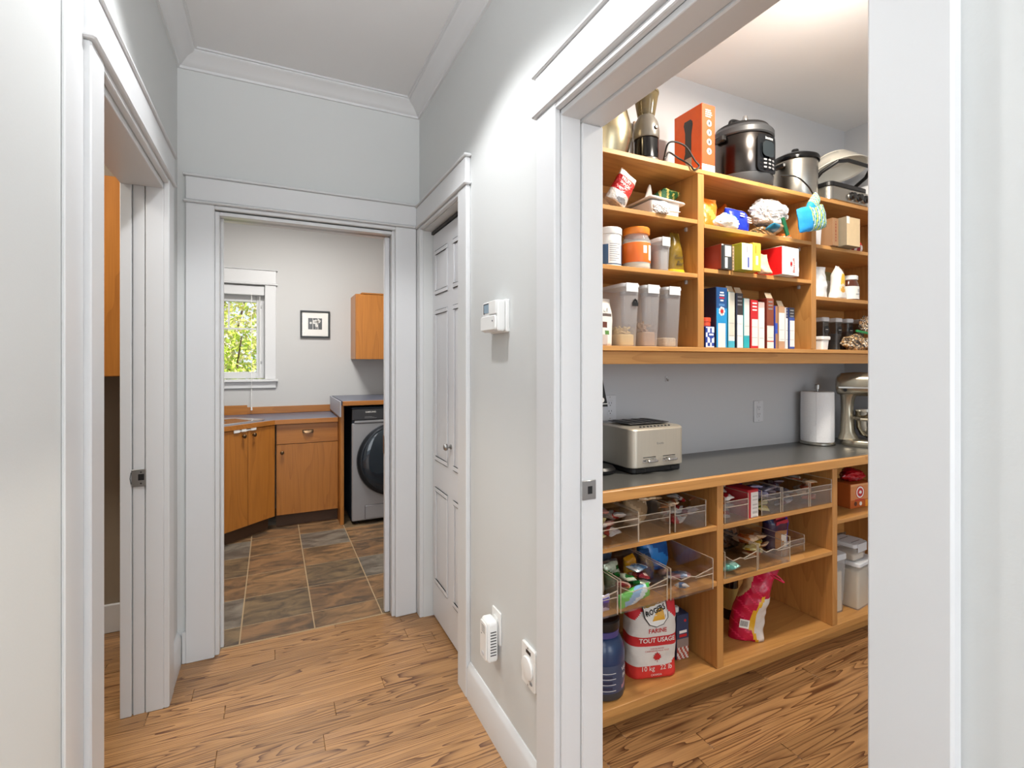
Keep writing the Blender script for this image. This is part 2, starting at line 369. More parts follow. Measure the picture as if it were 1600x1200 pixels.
# ---- baseboards
def base_y(name,x,side,y0,y1):          # along Y, projecting to `side`
    p=[(0,0),(side*.017,0),(side*.017,.118),(side*.012,.130),(side*.004,.142),(0,.142)]
    struct(name,MB().loft([[(x+a,y0,b) for a,b in p],[(x+a,y1,b) for a,b in p]]),trim_m)
base_y('baseboard_right',XR,-1,1.292,1.878)
base_y('baseboard_left',XL,1,2.442,YB)
base_y('baseboard_left_near',XL,1,-.4,1.290)
base_y('baseboard_right_near',XR,-1,-1.6,.288)
struct('baseboard_back',MB().bbox(XL+.019,-.347,YB-.017,YB,0,.142,.003),trim_m)
struct('trim_4',MB().bbox(XL,XL+.007,1.293,1.402,0,2.25,.002),trim_m)

# ---- door surrounds (craftsman: flat casings, head board with a lip above and below)
CT=.02
def surround(name,plane,face,inner0,inner1,cw0,cw1,ztop=2.198,zl=2.068,label=None,ext=(.012,.012)):
    """plane 'x': wall plane x=face, opening runs along y; plane 'y': wall plane y=face, opening along x. Projects to -side."""
    d=struct(name,label=label)
    ax,side,f=plane
    def bx(a0,a1,z0,z1,t,b=.003,t0=0):
        mb=MB(); lo,hi=sorted((f+side*t0,f+side*t))
        if ax=='x': mb.bbox(lo,hi,a0,a1,z0,z1,b)
        else: mb.bbox(a0,a1,lo,hi,z0,z1,b)
        return mb
    put('side_casing',bx(inner0-cw0,inner0,0,zl,CT),trim_m,d)
    put('side_casing',bx(inner1,inner1+cw1,0,zl,CT),trim_m,d)
    put('head_casing',bx(inner0-cw0,inner1+cw1,zl+.012,ztop-.012,CT+.003),trim_m,d)
    put('head_lip',bx(inner0-cw0-ext[0],inner1+cw1+ext[1],zl,zl+.0119,CT+.011,.004),trim_m,d)
    put('head_cap',bx(inner0-cw0-ext[0],inner1+cw1+ext[1],ztop-.0119,ztop,CT+.011,.003),trim_m,d)
    put('inner_head_casing',bx(inner0,inner1,OP_Z+.004,zl-.0005,CT-.002),trim_m,d)
    return d
# laundry doorway
d1=surround('door_1',('y',-1,YB),YB,-.237,.588,.112,.112,label='white cased pocket doorway into the laundry room',ext=(.010,.004))
put('jamb',MB().bbox(-.2369,-.219,YB,YB+TL,0,OP_Z,.002).bbox(-.219,-.206,YB+.06,YB+.085,0,OP_Z-.012,.002),trim_m,d1)
put('jamb',MB().bbox(.572,.5875,YB-.001,YB+.04,0,OP_Z,.002).bbox(.572,.5875,YB+.086,YB+TL,0,OP_Z,.002),trim_m,d1)
put('head_jamb',MB().bbox(-.219,.5719,YB,YB+.042,OP_Z-.018,OP_Z,.002).bbox(-.219,.5719,YB+.084,YB+TL,OP_Z-.018,OP_Z,.002),trim_m,d1)
slab=put('pocket_door_slab',MB().bbox(.545,.5719,YB+.047,YB+.080,.006,OP_Z-.022,.003),door_m,d1)
put('edge_latch',MB().bbox(.5425,.5449,YB+.052,YB+.076,.86,.955,.001),nickel,slab,label='nickel pocket door latch set in the door edge')
put('track',MB().box(-.217,.57,YB+.043,YB+.083,OP_Z-.016,OP_Z-.002),nickel,d1,label='metal pocket door track')
# left doorway
d2=surround('door_2',('x',1,XL),XL,1.500,2.335,.096,.104,label='white cased pocket doorway in the left wall')
put('jamb',MB().bbox(XL-.056,XL+.001,2.3352,2.352,0,OP_Z,.002).bbox(XL-.096,XL-.060,2.3400,2.352,0,OP_Z,.001).bbox(XL-.136,XL-.100,2.3352,2.352,0,OP_Z,.002),trim_m,d2)
put('head_jamb',MB().bbox(XL-.135,XL+.001,1.502,2.335,OP_Z-.018,OP_Z-.0002,.002),trim_m,d2)
sp=put('strike_plate',MB().bbox(XL-.100,XL-.054,2.3325,2.3352,.875,.940,.001),nickel,d2,label='square nickel strike plate on the jamb')
put('latch_hole',MB().bbox(XL-.079,XL-.060,2.3317,2.3324,.898,.922,.0003),black,sp)
for z in (.886,.929): put('screw',MB().lathe([(.003,0),(.0032,.0007)],8).xf(Matrix.Translation((XL-.07,2.3325,z))@Matrix.Rotation(R(90),4,'X')),dgrey,sp)
put('lip_edge',MB().tube([(XL-.101,2.334,.885),(XL-.1045,2.3335,.907),(XL-.101,2.334,.930)],.0012,6),black,sp)
# pantry doorway
d4=surround('door_3',('x',-1,XR),XR,.385,1.185,.092,.106,label='white cased pocket doorway into the pantry')
put('jamb',MB().bbox(XR-.001,XR+.062,1.1785,1.198,0,OP_Z,.002).bbox(XR+.063,XR+.135,1.1725,1.198,0,OP_Z-.02,.003),trim_m,d4)
put('head_jamb',MB().bbox(XR-.001,XR+.062,.386,1.184,OP_Z-.012,OP_Z+.006,.002).bbox(XR+.063,XR+.135,.386,1.184,OP_Z-.02,OP_Z+.006,.003),trim_m,d4)
put('jamb',MB().bbox(XR-.001,XR+.135,.376,.3845,0,OP_Z,.002),trim_m,d4)
sp=put('strike_plate',MB().bbox(XR+.062,XR+.108,1.1697,1.1723,.962,1.016,.001),nickel,d4,label='nickel strike plate on the pantry jamb')
put('latch_hole',MB().bbox(XR+.080,XR+.095,1.1692,1.1696,.978,1.000,.0003),black,sp)
# closet with a six panel door
d3=surround('door_4',('x',-1,XR),XR,1.98,2.575,.100,.076,ztop=2.19,zl=2.066,label='white cased closet door with raised panels',ext=(.012,-.010))
put('jamb',MB().bbox(XR-.001,XR+.10,1.970,1.9795,0,OP_Z,.002).bbox(XR-.001,XR+.10,2.5755,2.585,0,OP_Z,.002),trim_m,d3)
ds=put('door_slab',MB().bbox(.772,.806,1.983,2.568,.012,OP_Z-.020,.003),door_m,d3)
cx=[(2.03,2.235),(2.315,2.52)]
for a,b in cx:
    for z0,z1 in ((.20,.70),(.84,1.62),(1.70,1.93)):
        # recessed frame moulding and raised field
        fr=MB()
        for (p0,p1,q0,q1) in ((a,b,z0,z0+.022),(a,b,z1-.022,z1),(a,a+.022,z0+.022,z1-.022),(b-.022,b,z0+.022,z1-.022)):
            fr.bbox(.7665,.7719,p0,p1,q0,q1,.0026)
        put('panel_moulding',fr,door_m,ds)
        m=MB(); x=.7718
        m.loft([[(x,a+.03,z0+.03),(x,b-.03,z0+.03),(x,b-.03,z1-.03),(x,a+.03,z1-.03)],[(x-.0045,a+.055,z0+.06),(x-.0045,b-.055,z0+.06),(x-.0045,b-.055,z1-.06),(x-.0045,a+.055,z1-.06)]])
        put('raised_panel',m,door_m,ds)
kn=put('knob',MB().lathe([(.012,0),(.012,.004),(.006,.008),(.006,.016),(.014,.020),(.017,.028),(.013,.036),(.004,.038)],20).xf(Matrix.Translation((.7718,2.27,.945))@Matrix.Rotation(R(-90),4,'Y')),nickel,ds,label='round brushed nickel knob')
put('track',MB().box(.765,.812,1.982,2.572,OP_Z-.018,OP_Z-.004),black,d3)

# ---- laundry window
wd=struct('window_1',label='white framed window with a grid over the laundry counter')
ff=LY-.02
put('side_casing',MB().bbox(WX1-.004,WX1+.088,ff,LY,WZ0,2.052,.003),trim_m,wd)
put('side_casing',MB().bbox(WX0-.088,WX0+.004,ff,LY,WZ0,2.052,.003),trim_m,wd)
put('head_casing',MB().bbox(WX0-.09,WX1+.09,ff-.004,LY,2.064,2.183,.003).bbox(WX0-.102,WX1+.102,ff-.012,LY,2.052,2.064,.003).bbox(WX0-.102,WX1+.102,ff-.012,LY,2.183,2.192,.003),trim_m,wd)
put('sill',MB().bbox(WX0-.105,WX1+.105,ff-.03,LY+.07,1.172,1.1949,.004),trim_m,wd)
put('apron',MB().bbox(WX0-.088,WX1+.088,ff,LY,1.115,1.1715,.003),trim_m,wd)
put('blind_headrail',MB().bbox(WX0+.008,WX1-.008,LY+.002,LY+.05,1.958,2.045,.004),trim_m,wd,label='white headrail of a raised blind')
m=MB(); yA,yB=LY+.075,LY+.125
for a0,a1,z0,z1 in ((WX0+.004,WX0+.075,1.20,2.045),(WX1-.075,WX1-.004,1.20,2.045),(WX0+.075,WX1-.075,1.20,1.262),(WX0+.075,WX1-.075,1.90,2.045)):
    m.bbox(a0,a1,yA,yB,z0,z1,.004)
put('sash',m,trim_m,wd)
m=MB(); gz1,gz0=1.90,1.262
m.box(WX0+.075,WX1-.075,yA+.015,yA+.030,1.648,1.664)
for q in (1,2):
    xq=WX0+.075+(WX1-WX0-.15)*q/3; m.box(xq-.007,xq+.007,yA+.016,yA+.029,1.664,1.90)
put('glazing_bar',m,trim_m,wd)
put('pane',MB().box(WX0+.075,WX1-.075,yA+.021,yA+.024,1.262,1.90),glass,wd)
put('jamb_liner',MB().box(WX0,WX0+.003,LY,LY+.138,1.196,2.048).box(WX1-.003,WX1,LY,LY+.138,1.196,2.048),trim_m,wd)
c=put('blind_cord',MB().tube([(-.165,LY-.055,z) for z in (1.97,1.6,1.2,.95)],.0025,6),white_p,wd)
put('cord_tassel',MB().lathe([(.002,0),(.008,.004),(.006,.03),(.002,.034)],10).xf(Matrix.Translation((-.165,LY-.055,.918))),white_p,c)
put('wand',MB().tube([(-.10,LY+.03,1.96),(-.10,LY+.03,1.25)],.0035,6),white_p,wd)
for z in (1.35,1.86): put('catch',MB().bbox(WX1-.045,WX1-.03,LY+.066,LY+.0749,z-.012,z+.012,.002),nickel,wd)

# ---- planting outside the window
bark=M('bark','#5b4a38',.9,var=.2,bump=.5)
def leaf_mat(n,c,v=.35): return M(n,c,.5,var=v,scale=3)
leafs=[leaf_mat('lime_leaf','#b5cb4a'),leaf_mat('yellow_leaf','#e2da7c'),leaf_mat('blush_leaf','#e6d3b8'),leaf_mat('deep_leaf','#4d6b3c')]
def bush(x,y,z0,z1,rad,mix,label,n=2600,seed=1,size=.06):
    t=thing('garden_shrub',label,'shrub',(x,y,-.3))
    r=random.Random(seed); tr=MB()
    for k in range(4):
        a=k*1.7; tr.tube([(0,0,-.1),(math.cos(a)*rad*.2,math.sin(a)*rad*.2,(z1)*.5),(math.cos(a)*rad*.5,math.sin(a)*rad*.4,z1*.95)],[.04,.025,.01],6)
    put('stem',tr,bark,t)
    mb=MB()
    for k in range(n):
        while True:
            p=Vector((r.uniform(-1,1),r.uniform(-1,1),r.uniform(-1,1)))
            if .35<p.length<1: break
        q=Vector((p.x*rad,p.y*rad*.7,(z0+z1)/2+.3+p.z*(z1-z0)/2)); q+=Vector(noise.noise_vector(q*2.5))*.22
        d=Vector((r.uniform(-1,1),r.uniform(-1,1),r.uniform(-.6,1))).normalized(); e=d.cross(Vector((r.uniform(-1,1),r.uniform(-1,1),r.uniform(-1,1)))).normalized()
        s=size*r.uniform(.6,1.4)
        mb.add([q-d*s,q+e*s*.45,q+d*s,q-e*s*.45],[(0,1,2,3)],r.choice(mix))
    f=put('foliage',mb,leafs,t); f['kind']='stuff'
    return t
bush(-.60,8.0,.0,2.1,1.25,[0,0,1,2,0],'lime green shrub with pale blossom low in the window',seed=2,n=5200,size=.042)
bush(-.95,10.6,.8,4.4,1.7,[1,1,2,2,0],'tall yellow and pink leaved shrub behind the lime one',seed=5,n=7000,size=.055)
bush(-.86,6.2,1.25,2.7,.36,[3,3,3,0],'dark green tree at the left of the window view',seed=9,n=1500,size=.035)
o=struct('ground_outside',MB().box(-9,9,5.25,16,-.5,-.3),M('lawn','#6f8a3a',.9,var=.3))
# ================================================================== PANTRY JOINERY
UY=1.53; LYF=1.43; D1=(1.60,1.635); D2=(2.342,2.378); X0=XR+TL+.006; X1=PRX-.002
ZT=2.158
us=thing('wall_shelving','long oak wall shelving of three open bays above the counter','shelving',(0,UY,1.343))
def W(o): return o
def upart(name,mb,mat):        # geometry given in world coordinates
    return put(name,mb.xf(Matrix.Translation((0,-UY,-1.343))),mat,us)
upart('top_board',MB().bbox(X0,X1,UY,PB-.002,ZT-.019,ZT,.0015),sh_x)
upart('bottom_board',MB().bbox(X0,X1,UY,PB-.002,1.394,1.4125,.0015),sh_x)
upart('valance',MB().bbox(X0,X1,UY+.022,UY+.040,1.343,1.3935,.0015),sh_x)
upart('back_panel',MB().box(X0,X1,PB-.010,PB-.003,1.413,ZT-.02),sh_x)
for a,b in (D1,D2,(X0,X0+.02),(X1-.02,X1)): upart('upright',MB().bbox(a,b,UY+.001,PB-.011,1.413,ZT-.0195,.0015),sh_z)
b1,b2,b3=(X0+.021,D1[0]-.001),(D1[1]+.001,D2[0]-.001),(D2[1]+.001,X1-.021)
SA1,SB1,SA2,SB2,SA3,SB3=1.944,1.719,1.932,1.746,1.924,1.671
for (a,b),z in ((b1,SA1),(b1,SB1),(b2,SA2),(b2,SB2),(b3,SA3),(b3,SB3)):
    upart('shelf',MB().bbox(a,b,UY+.001,PB-.012,z-.018,z,.0015),sh_x)
pegm=Mclear('clear_peg',gloss=.2,haze=.5)
for x,s in ((D1[0],-1),(D2[0],-1),(D1[1],1),(D2[1],1)):
    for z in {(-1):(SA1,SB1),1:(SA2,SB2)}[s] if x in D1 else ({-1:(SA2,SB2),1:(SA3,SB3)}[s]):
        for y in (UY+.055,):
            lo,hi=sorted((x+s*.001,x+s*.012)); upart('shelf_peg',MB().bbox(lo,hi,y,y+.012,z-.036,z-.0185,.002),pegm)
SP=1.4128                                    # top of the bottom board

lu=thing('base_shelving','low oak base shelving of three open bays under the counter','shelving',(0,LYF,.0))
def lpart(name,mb,mat): return put(name,mb.xf(Matrix.Translation((0,-LYF,0))),mat,lu)
lpart('bottom_board',MB().bbox(X0,X1,LYF,PB-.002,.094,.124,.0015),sh_x)
lpart('toe_kick',MB().box(X0,X1,LYF+.075,LYF+.09,.001,.0935),sh_x)
lpart('back_panel',MB().box(X0,X1,PB-.010,PB-.003,.125,.859),sh_x)
for a,b in (D1,D2,(X0,X0+.02),(X1-.02,X1)): lpart('upright',MB().bbox(a,b,LYF+.001,PB-.011,.1245,.859,.0015),sh_z)
LC,LD,LR=.697,.475,.612
for (a,b),z in ((b1,LC),(b1,LD),(b2,LC),(b2,LD),(b3,LR)):
    lpart('shelf',MB().bbox(a,b,LYF+.001,PB-.012,z-.019,z,.0015),sh_x)
ct=thing('pantry_countertop','charcoal laminate countertop with an oak front edge in the pantry','countertop',(0,1.41,.86))
put('top',MB().box(X0,X1,.021,PB-.001-1.41,.0005,.040),dark_lam,ct)
put('front_edge',MB().bbox(X0,X1,0,.020,0,.0405,.003),sh_x,ct,label='oak front edge strip')
CZ=.9006
# ================================================================== generic builders for packages
def pouch(w,d,h,fn,seed=0,top=.12,base='flat',crinkle=.004,nu=44,nv=34,lean=0,pinch=0,flare=0,ex=.75,freq=14,topw=1.0):
    mb=MB(); rings=[]; r=random.Random(seed); off=Vector((r.random()*50,r.random()*50,r.random()*50))
    for k in range(nv+1):
        v=k/nv
        if base=='flat': p=min(1,(v/.04)**.5) if v<.04 else 1.0; p=.82+.18*p if v<.04 else p
        else: p=math.sin(math.pi*min(v,1-1e-6))**.45 if base=='pillow' else 1
        if base!='pillow' and v>1-top*3: p*=max(.02,1-((v-(1-top*3))/(top*3))**1.3*1.0)
        p=max(p,.03)
        ws=1+(topw-1)*v-pinch*math.exp(-((v-.72)/.1)**2)+flare*max(0,(v-.8)/.2)
        if base=='pillow': ws*=.90+.10*p
        row=[]
        for i in range(nu):
            a=2*math.pi*i/nu; c,s=math.cos(a),math.sin(a)
            x=w/2*ws*math.copysign(abs(c)**ex,c); y=d/2*p*math.copysign(abs(s)**.9,s)
            q=Vector((x,y,v*h)); nv_=noise.noise_vector(q*freq+off)+.5*noise.noise_vector(q*freq*2.3+off)
            q+=Vector((nv_.x*crinkle,nv_.y*crinkle*1.4,nv_.z*crinkle*(.6 if 0<k<nv else .8)*(0 if k==0 else 1)))
            q.x+=lean*v*v; row.append(tuple(q))
        rings.append(row)
    n=nu; vs=[p for rg in rings for p in rg]
    for k in range(nv):
        for i in range(nu):
            j=(i+1)%nu; a=2*math.pi*(i+.5)/nu; c=math.cos(a); u=math.copysign(abs(c)**ex,c); v=(k+.5)/nv
            front=math.sin(a)<0
            mb.v  # colours per quad
            mb.add([vs[k*n+i],vs[k*n+j],vs[(k+1)*n+j],vs[(k+1)*n+i]],[(0,1,2,3)],0,lin(fn(u,v,front)))
    zb=min(p[2] for p in vs)
    mb.add(rings[0],[tuple(reversed(range(n)))],0,lin(fn(0,0,False))); mb.add(rings[-1],[tuple(range(n))],0,lin(fn(0,1,False)))
    mb.v=[(x,y,z-zb) for x,y,z in mb.v]
    mb=weld(mb); return mb
def weld(mb):
    idx={}; nvs=[]; mp=[]
    for p in mb.v:
        key=(round(p[0],6),round(p[1],6),round(p[2],6))
        if key not in idx: idx[key]=len(nvs); nvs.append(p)
        mp.append(idx[key])
    out=MB(); out.v=nvs; out.m=[]; out.col=mb.col
    for f,m_,c in zip(mb.f,mb.m,mb.c):
        g=[]
        for i in f:
            if mp[i] not in g: g.append(mp[i])
        if len(g)>2: out.f.append(g); out.m.append(m_); out.c.append(c)
    return out
def blob(w,d,h,fn,seed=0,amp=.25,freq=2.2,sub=4,flat=True):
    bm=bmesh.new(); bmesh.ops.create_icosphere(bm,subdivisions=sub,radius=1); r=random.Random(seed); off=Vector((r.random()*40,r.random()*40,r.random()*40))
    mb=MB(); vs=[]
    for v in bm.verts:
        p=v.co.normalized(); n=noise.noise(p*freq*.6+off)*.9+.55*(.5-abs(noise.noise(p*freq*1.6+off)))+.32*(.5-abs(noise.noise(p*freq*3.6+off)))+.18*noise.noise(p*freq*8+off)
        k=1-amp*.5+amp*(n-.1); q=p*k; vs.append((q.x*w/2,q.y*d/2,max(q.z,-.72)*h/2))
    zb=min(q[2] for q in vs)
    for f in bm.faces:
        ids=[v.index for v in f.verts]; c=f.calc_center_median().normalized()
        mb.add([(vs[i][0],vs[i][1],vs[i][2]-zb) for i in ids],[(0,1,2)],0,lin(fn(c.x,c.z,c.y<0)))
    bm.free(); return weld(mb)
def cells(mb,p0,eu,ev,nu,nv,fn):
    # gridded printed face; fn(u,v) gives the ink
    p0,eu,ev=Vector(p0),Vector(eu),Vector(ev)
    for i in range(nu):
        for k in range(nv):
            c=fn((i+.5)/nu,(k+.5)/nv); a=p0+eu*(i/nu)+ev*(k/nv)
            mb.add([a,a+eu/nu,a+eu/nu+ev/nv,a+ev/nv],[(0,1,2,3)],0,lin(c))
def pbox(w,d,h,base,front=None,left=None,right=None,top=None,cell=.005):
    """printed carton, origin at the centre of its base, front faces -Y; faces stand a hair off a chamfered core"""
    mb=MB(); b=.0015
    mb.bbox(-w/2,w/2,-d/2,d/2,0,h,b,c=lin(base)); e=.0002
    def g(L): return max(2,int(L/cell))
    if front: cells(mb,(-w/2+b,-d/2-e,b),(w-2*b,0,0),(0,0,h-2*b),g(w),g(h),front)
    if left: cells(mb,(-w/2-e,d/2-b,b),(0,-d+2*b,0),(0,0,h-2*b),g(d),g(h),left)
    if right: cells(mb,(w/2+e,-d/2+b,b),(0,d-2*b,0),(0,0,h-2*b),g(d),g(h),right)
    if top: cells(mb,(-w/2+b,-d/2+b,h+e),(w-2*b,0,0),(0,d-2*b,0),g(w),g(d),top)
    return mb
def flat(c): return lambda *a: c
from mathutils import Euler
from mathutils.bvhtree import BVHTree
def bvh_of(objs):
    vs=[]; fs=[]
    for o in objs:
        Mw=o.matrix_basis if not o.parent else o.parent.matrix_basis@o.matrix_basis
        b=len(vs); vs+=[Mw@v.co for v in o.data.vertices]; fs+=[[b+i for i in p.vertices] for p in o.data.polygons]
    return BVHTree.FromPolygons(vs,fs),vs
BINS={}
def wrapmesh(size,cols,seed,mat=None,name='snack_wrapper',half=True):
    def fn(u,v,f):
        if v<.10 or v>.90: return cols[1]
        return cols[int((v*3.1+u*.9+seed*.37))%len(cols)]
    w_,d_,h_=size
    mb=pouch(w_,d_,h_,fn,seed,.1,base='pillow',crinkle=min(.006,d_*.22),nu=24,nv=16,freq=22)
    mb.xf(Matrix.Translation((0,0,-h_/2))); return mb.mesh(name,[mat or foil])
def drop(o,bn,tries,ztop,seed,fixed=None,yr=None):
    """let the piece fall into the bin: keep the lowest of a few resting poses that clears everything already there"""
    bx0,bx1,by0,by1,bz,hs,obs=BINS[bn]; r=random.Random(seed); best=None
    for k in range(tries):
        if fixed: x,y,rot=fixed[0]+r.uniform(-.004,.004)*k,fixed[1]+r.uniform(0,.006)*k,fixed[2]
        else: x=y=None; rot=(R(r.uniform(60,96)),R(r.uniform(-14,14)),R(r.uniform(-70,70)))
        Rm=Euler(rot).to_matrix(); P=[Rm@v.co for v in o.data.vertices]
        lo=[min(p[i] for p in P) for i in range(3)]; hi=[max(p[i] for p in P) for i in range(3)]
        c=.0015
        xa,xb=bx0-lo[0]+c,bx1-hi[0]-c; ya,yb=(yr or (by0,by1)); ya,yb=max(by0,ya)-lo[1]+c,min(by1,yb)-hi[1]-c
        if xb<xa: 
            continue
        if yb<ya: yb=ya
        if x is None: x,y=r.uniform(xa,xb),r.uniform(ya,yb)
        else: x=min(max(x,xa),xb); y=max(y,by0-lo[1]+c)
        z0=bz+.35; W_=[Vector((p.x+x,p.y+y,p.z+z0)) for p in P]; dmin=z0+lo[2]-bz-.0005
        fs=[list(p.vertices) for p in o.data.polygons]; me=BVHTree.FromPolygons(W_,fs)
        for (t_,tv) in obs:
            for q in W_:
                h=t_.ray_cast(q,(0,0,-1),.6)
                if h[3] is not None: dmin=min(dmin,h[3])
            for q in tv:
                if x+lo[0]-.002<q.x<x+hi[0]+.002 and y+lo[1]-.002<q.y<y+hi[1]+.002:
                    h=me.ray_cast(q,(0,0,1),.6)
                    if h[3] is not None: dmin=min(dmin,h[3])
        z=z0-dmin+.0012
        for s in range(14):
            Wz=[Vector((p.x+x,p.y+y,p.z+z)) for p in P]; t2=BVHTree.FromPolygons(Wz,fs)
            if not any(t2.overlap(t_) for t_,_ in obs): break
            z+=.0025
        else: continue
        sc=z+hi[2]
        if sc>ztop: continue
        if best is None or sc<best[0]: best=(sc,x,y,z,rot,t2,Wz)
        if fixed: break
    if best is None:
        if not fixed: bpy.data.objects.remove(o)
        else: o.location=(fixed[0],fixed[1],bz+.05); o.rotation_euler=fixed[2]; print('NOT PLACED',o.name,o.get('label'))
        return None
    o.location=best[1:4]; o.rotation_euler=best[4]; obs.append((best[5],best[6])); return o
PENDING={}
def put_in(bn,label,size,cols,seed,x,y,rot=(0,0,0),mat=None,ztop=None,cat_='snack',name='snack_wrapper',group=None,me=None):
    o=bpy.data.objects.new(name,me or wrapmesh(size,cols,seed,mat,name)); COL.objects.link(o); o['label']=label; o['category']=cat_
    if group: o['group']=group
    return drop(o,bn,5,ztop or BINS[bn][4]+.30,seed,(x,y,rot))
def fill(bn,binname,items,seed,yr=None,size=(.056,.024,.095),ztop=.115):
    r=random.Random(seed); k=0; seq=[]
    for it in items: seq+= [(it,q) for q in range(it[2])]
    r.shuffle(seq)
    out={}
    for it,q in seq:
        cw,cols,cnt=it; sz=(size[0]*r.uniform(.85,1.1),size[1]*r.uniform(.8,1.1),size[2]*r.uniform(.85,1.05))
        key=(cw,k%3); o=bpy.data.objects.new('snack_wrapper',wrapmesh(sz,cols,seed*10+k)); COL.objects.link(o); o['category']='snack'
        o=drop(o,bn,5,BINS[bn][4]+ztop,seed*31+k,None,yr); k+=1
        if o: out.setdefault(cw,[]).append(o)
    rank='nearest the front;second from the front;third from the front;fourth from the front;fifth from the front;sixth from the front;seventh from the front;eighth from the front;ninth from the front;tenth from the front'.split(';')
    for cw,l in out.items():
        l.sort(key=lambda o:o.location.y)
        for i,o in enumerate(l):
            if len(l)==1: o['label']='%s snack wrapper in %s'%(cw,binname)
            else:
                o['group']='%s wrappers in %s'%(cw,binname)
                pos='farthest back' if i==len(l)-1 else rank[i]
                o['label']='%s snack wrapper %s in %s'%(cw,pos,binname)
def rest(bn,mb,mat,name,label,cat_,x,y,rot=(0,0,0),ztop=9,seed=0):
    """one soft piece set down at x,y on a shelf region so that it touches what lies there"""
    o=bpy.data.objects.new(name,mb.mesh(name,[mat])); COL.objects.link(o); o['label']=label; o['category']=cat_
    r_=drop(o,bn,6,ztop,seed,(x,y,rot))
    return r_
# ink materials for letters
ink_w=M('white_ink','#f4f2ee',.5,var=.01); ink_k=M('black_ink','#1b1b1d',.5,var=.01); ink_r=M('red_ink','#c4242a',.45,var=.01)
ink_g=M('grey_ink','#8a8a8c',.5,var=.01); ink_y=M('gold_ink','#e2a92c',.45,var=.02); ink_b=M('blue_ink','#2a4b9a',.45,var=.01)

# ================================================================== TOP OF THE SHELVING
TZ=ZT+.0006
t=thing('metal_pitcher','champagne coloured metal pitcher at the left end of the shelf top','pitcher',(1.205,1.66,TZ))
put('body',MB().lathe([(.085,0),(.096,.004),(.108,.04),(.120,.09),(.119,.13),(.106,.18),(.097,.22),(.095,.255),(.101,.285),(.104,.296),(.101,.297),(.098,.286),(.091,.255),(.093,.22)],48,cap1=False),champ,t)
put('rolled_rim',MB().tube([(.1025*math.cos(a*math.pi/20),.1025*math.sin(a*math.pi/20),.296) for a in range(41)],.0035,8),champ,t)
put('handle',MB().tube([(-.10,0,.27),(-.15,0,.25),(-.165,0,.18),(-.14,0,.10),(-.115,0,.08)],.008,10),champ,t)
t=thing('coffee_grinder','grey coffee grinder with a smoky hopper on the shelf top beside the pitcher','grinder',(1.405,1.625,TZ))
gg=M('pewter_plastic','#77726a',.35,.4); smoke=Mclear('smoky_hopper','#b9a888',.08,.30,'#a49470')
put('base',MB().lathe([(.050,0),(.052,.004),(.052,.028),(.050,.03)],32),gg,t)
put('grounds_bin',rrbox(.088,.09,.085,.03,.004,.0305),black_g,t,label='black translucent grounds bin')
put('housing',MB().lathe([(.051,.116),(.054,.122),(.054,.15),(.048,.185),(.036,.205),(.034,.212)],36),gg,t)
put('hopper',MB().lathe([(.033,.2125),(.036,.22),(.049,.295),(.051,.302),(.047,.302),(.034,.225)],36,cap1=False),smoke,t,label='smoky translucent bean hopper')
put('hopper_lid',MB().lathe([(.049,.3025),(.052,.304),(.052,.312),(.046,.317)],36),smoke,t)
put('dial',MB().lathe([(.007,0),(.008,.003),(.006,.006)],16).xf(Matrix.Translation((.004,-.0535,.15))@Matrix.Rotation(R(90),4,'X')),dgrey,t)
put('side_post',MB().bbox(-.012,.012,.02,.045,.03,.118,.004),gg,t)
for i in range(6): put('beans',MB().lathe([(.026,.222+i*.0),(.03,.24)],10),bark,t) if i==0 else None
put('switch',rrbox(.016,.006,.012,.003,.001).xf(Matrix.Translation((.028,-.052,.008))),chrome,t)
cord_m=M('black_cord','#141414',.45)
def cat(pts,n=8):       # Catmull-Rom
    P=[Vector(p) for p in pts]; P=[P[0]*2-P[1]]+P+[P[-1]*2-P[-2]]; o=[]
    for i in range(1,len(P)-2):
        for k in range(n):
            t_=k/n; a,b,c,d=P[i-1:i+3]
            o.append(tuple(.5*((2*b)+(c-a)*t_+(2*a-5*b+4*c-d)*t_*t_+(3*b-a-3*c+d)*t_**3)))
    o.append(tuple(P[-2])); return o
zc=TZ+.004
c=one('power_cord','black grinder cord looped over the shelf front edge','cord',MB().tube(cat([(1.475,1.60,zc+.03),(1.47,1.56,zc+.09),(1.54,1.545,zc+.085),(1.585,1.535,zc+.03),(1.60,1.524,zc+.002),(1.57,1.524,ZT-.012),(1.55,1.526,zc),(1.52,1.56,zc+.035),(1.47,1.56,zc+.05),(1.44,1.545,zc+.02),(1.425,1.54,zc+.008)]),.0036,8),cord_m)
one('beige_board','thin beige board leaning behind the orange box on the shelf top','board',rrbox(.14,.012,.30,.02,.002).xf(Matrix.Rotation(R(-6),4,'X')),M('beige_board','#a8907a',.55),(1.565,1.785,TZ+.0005))
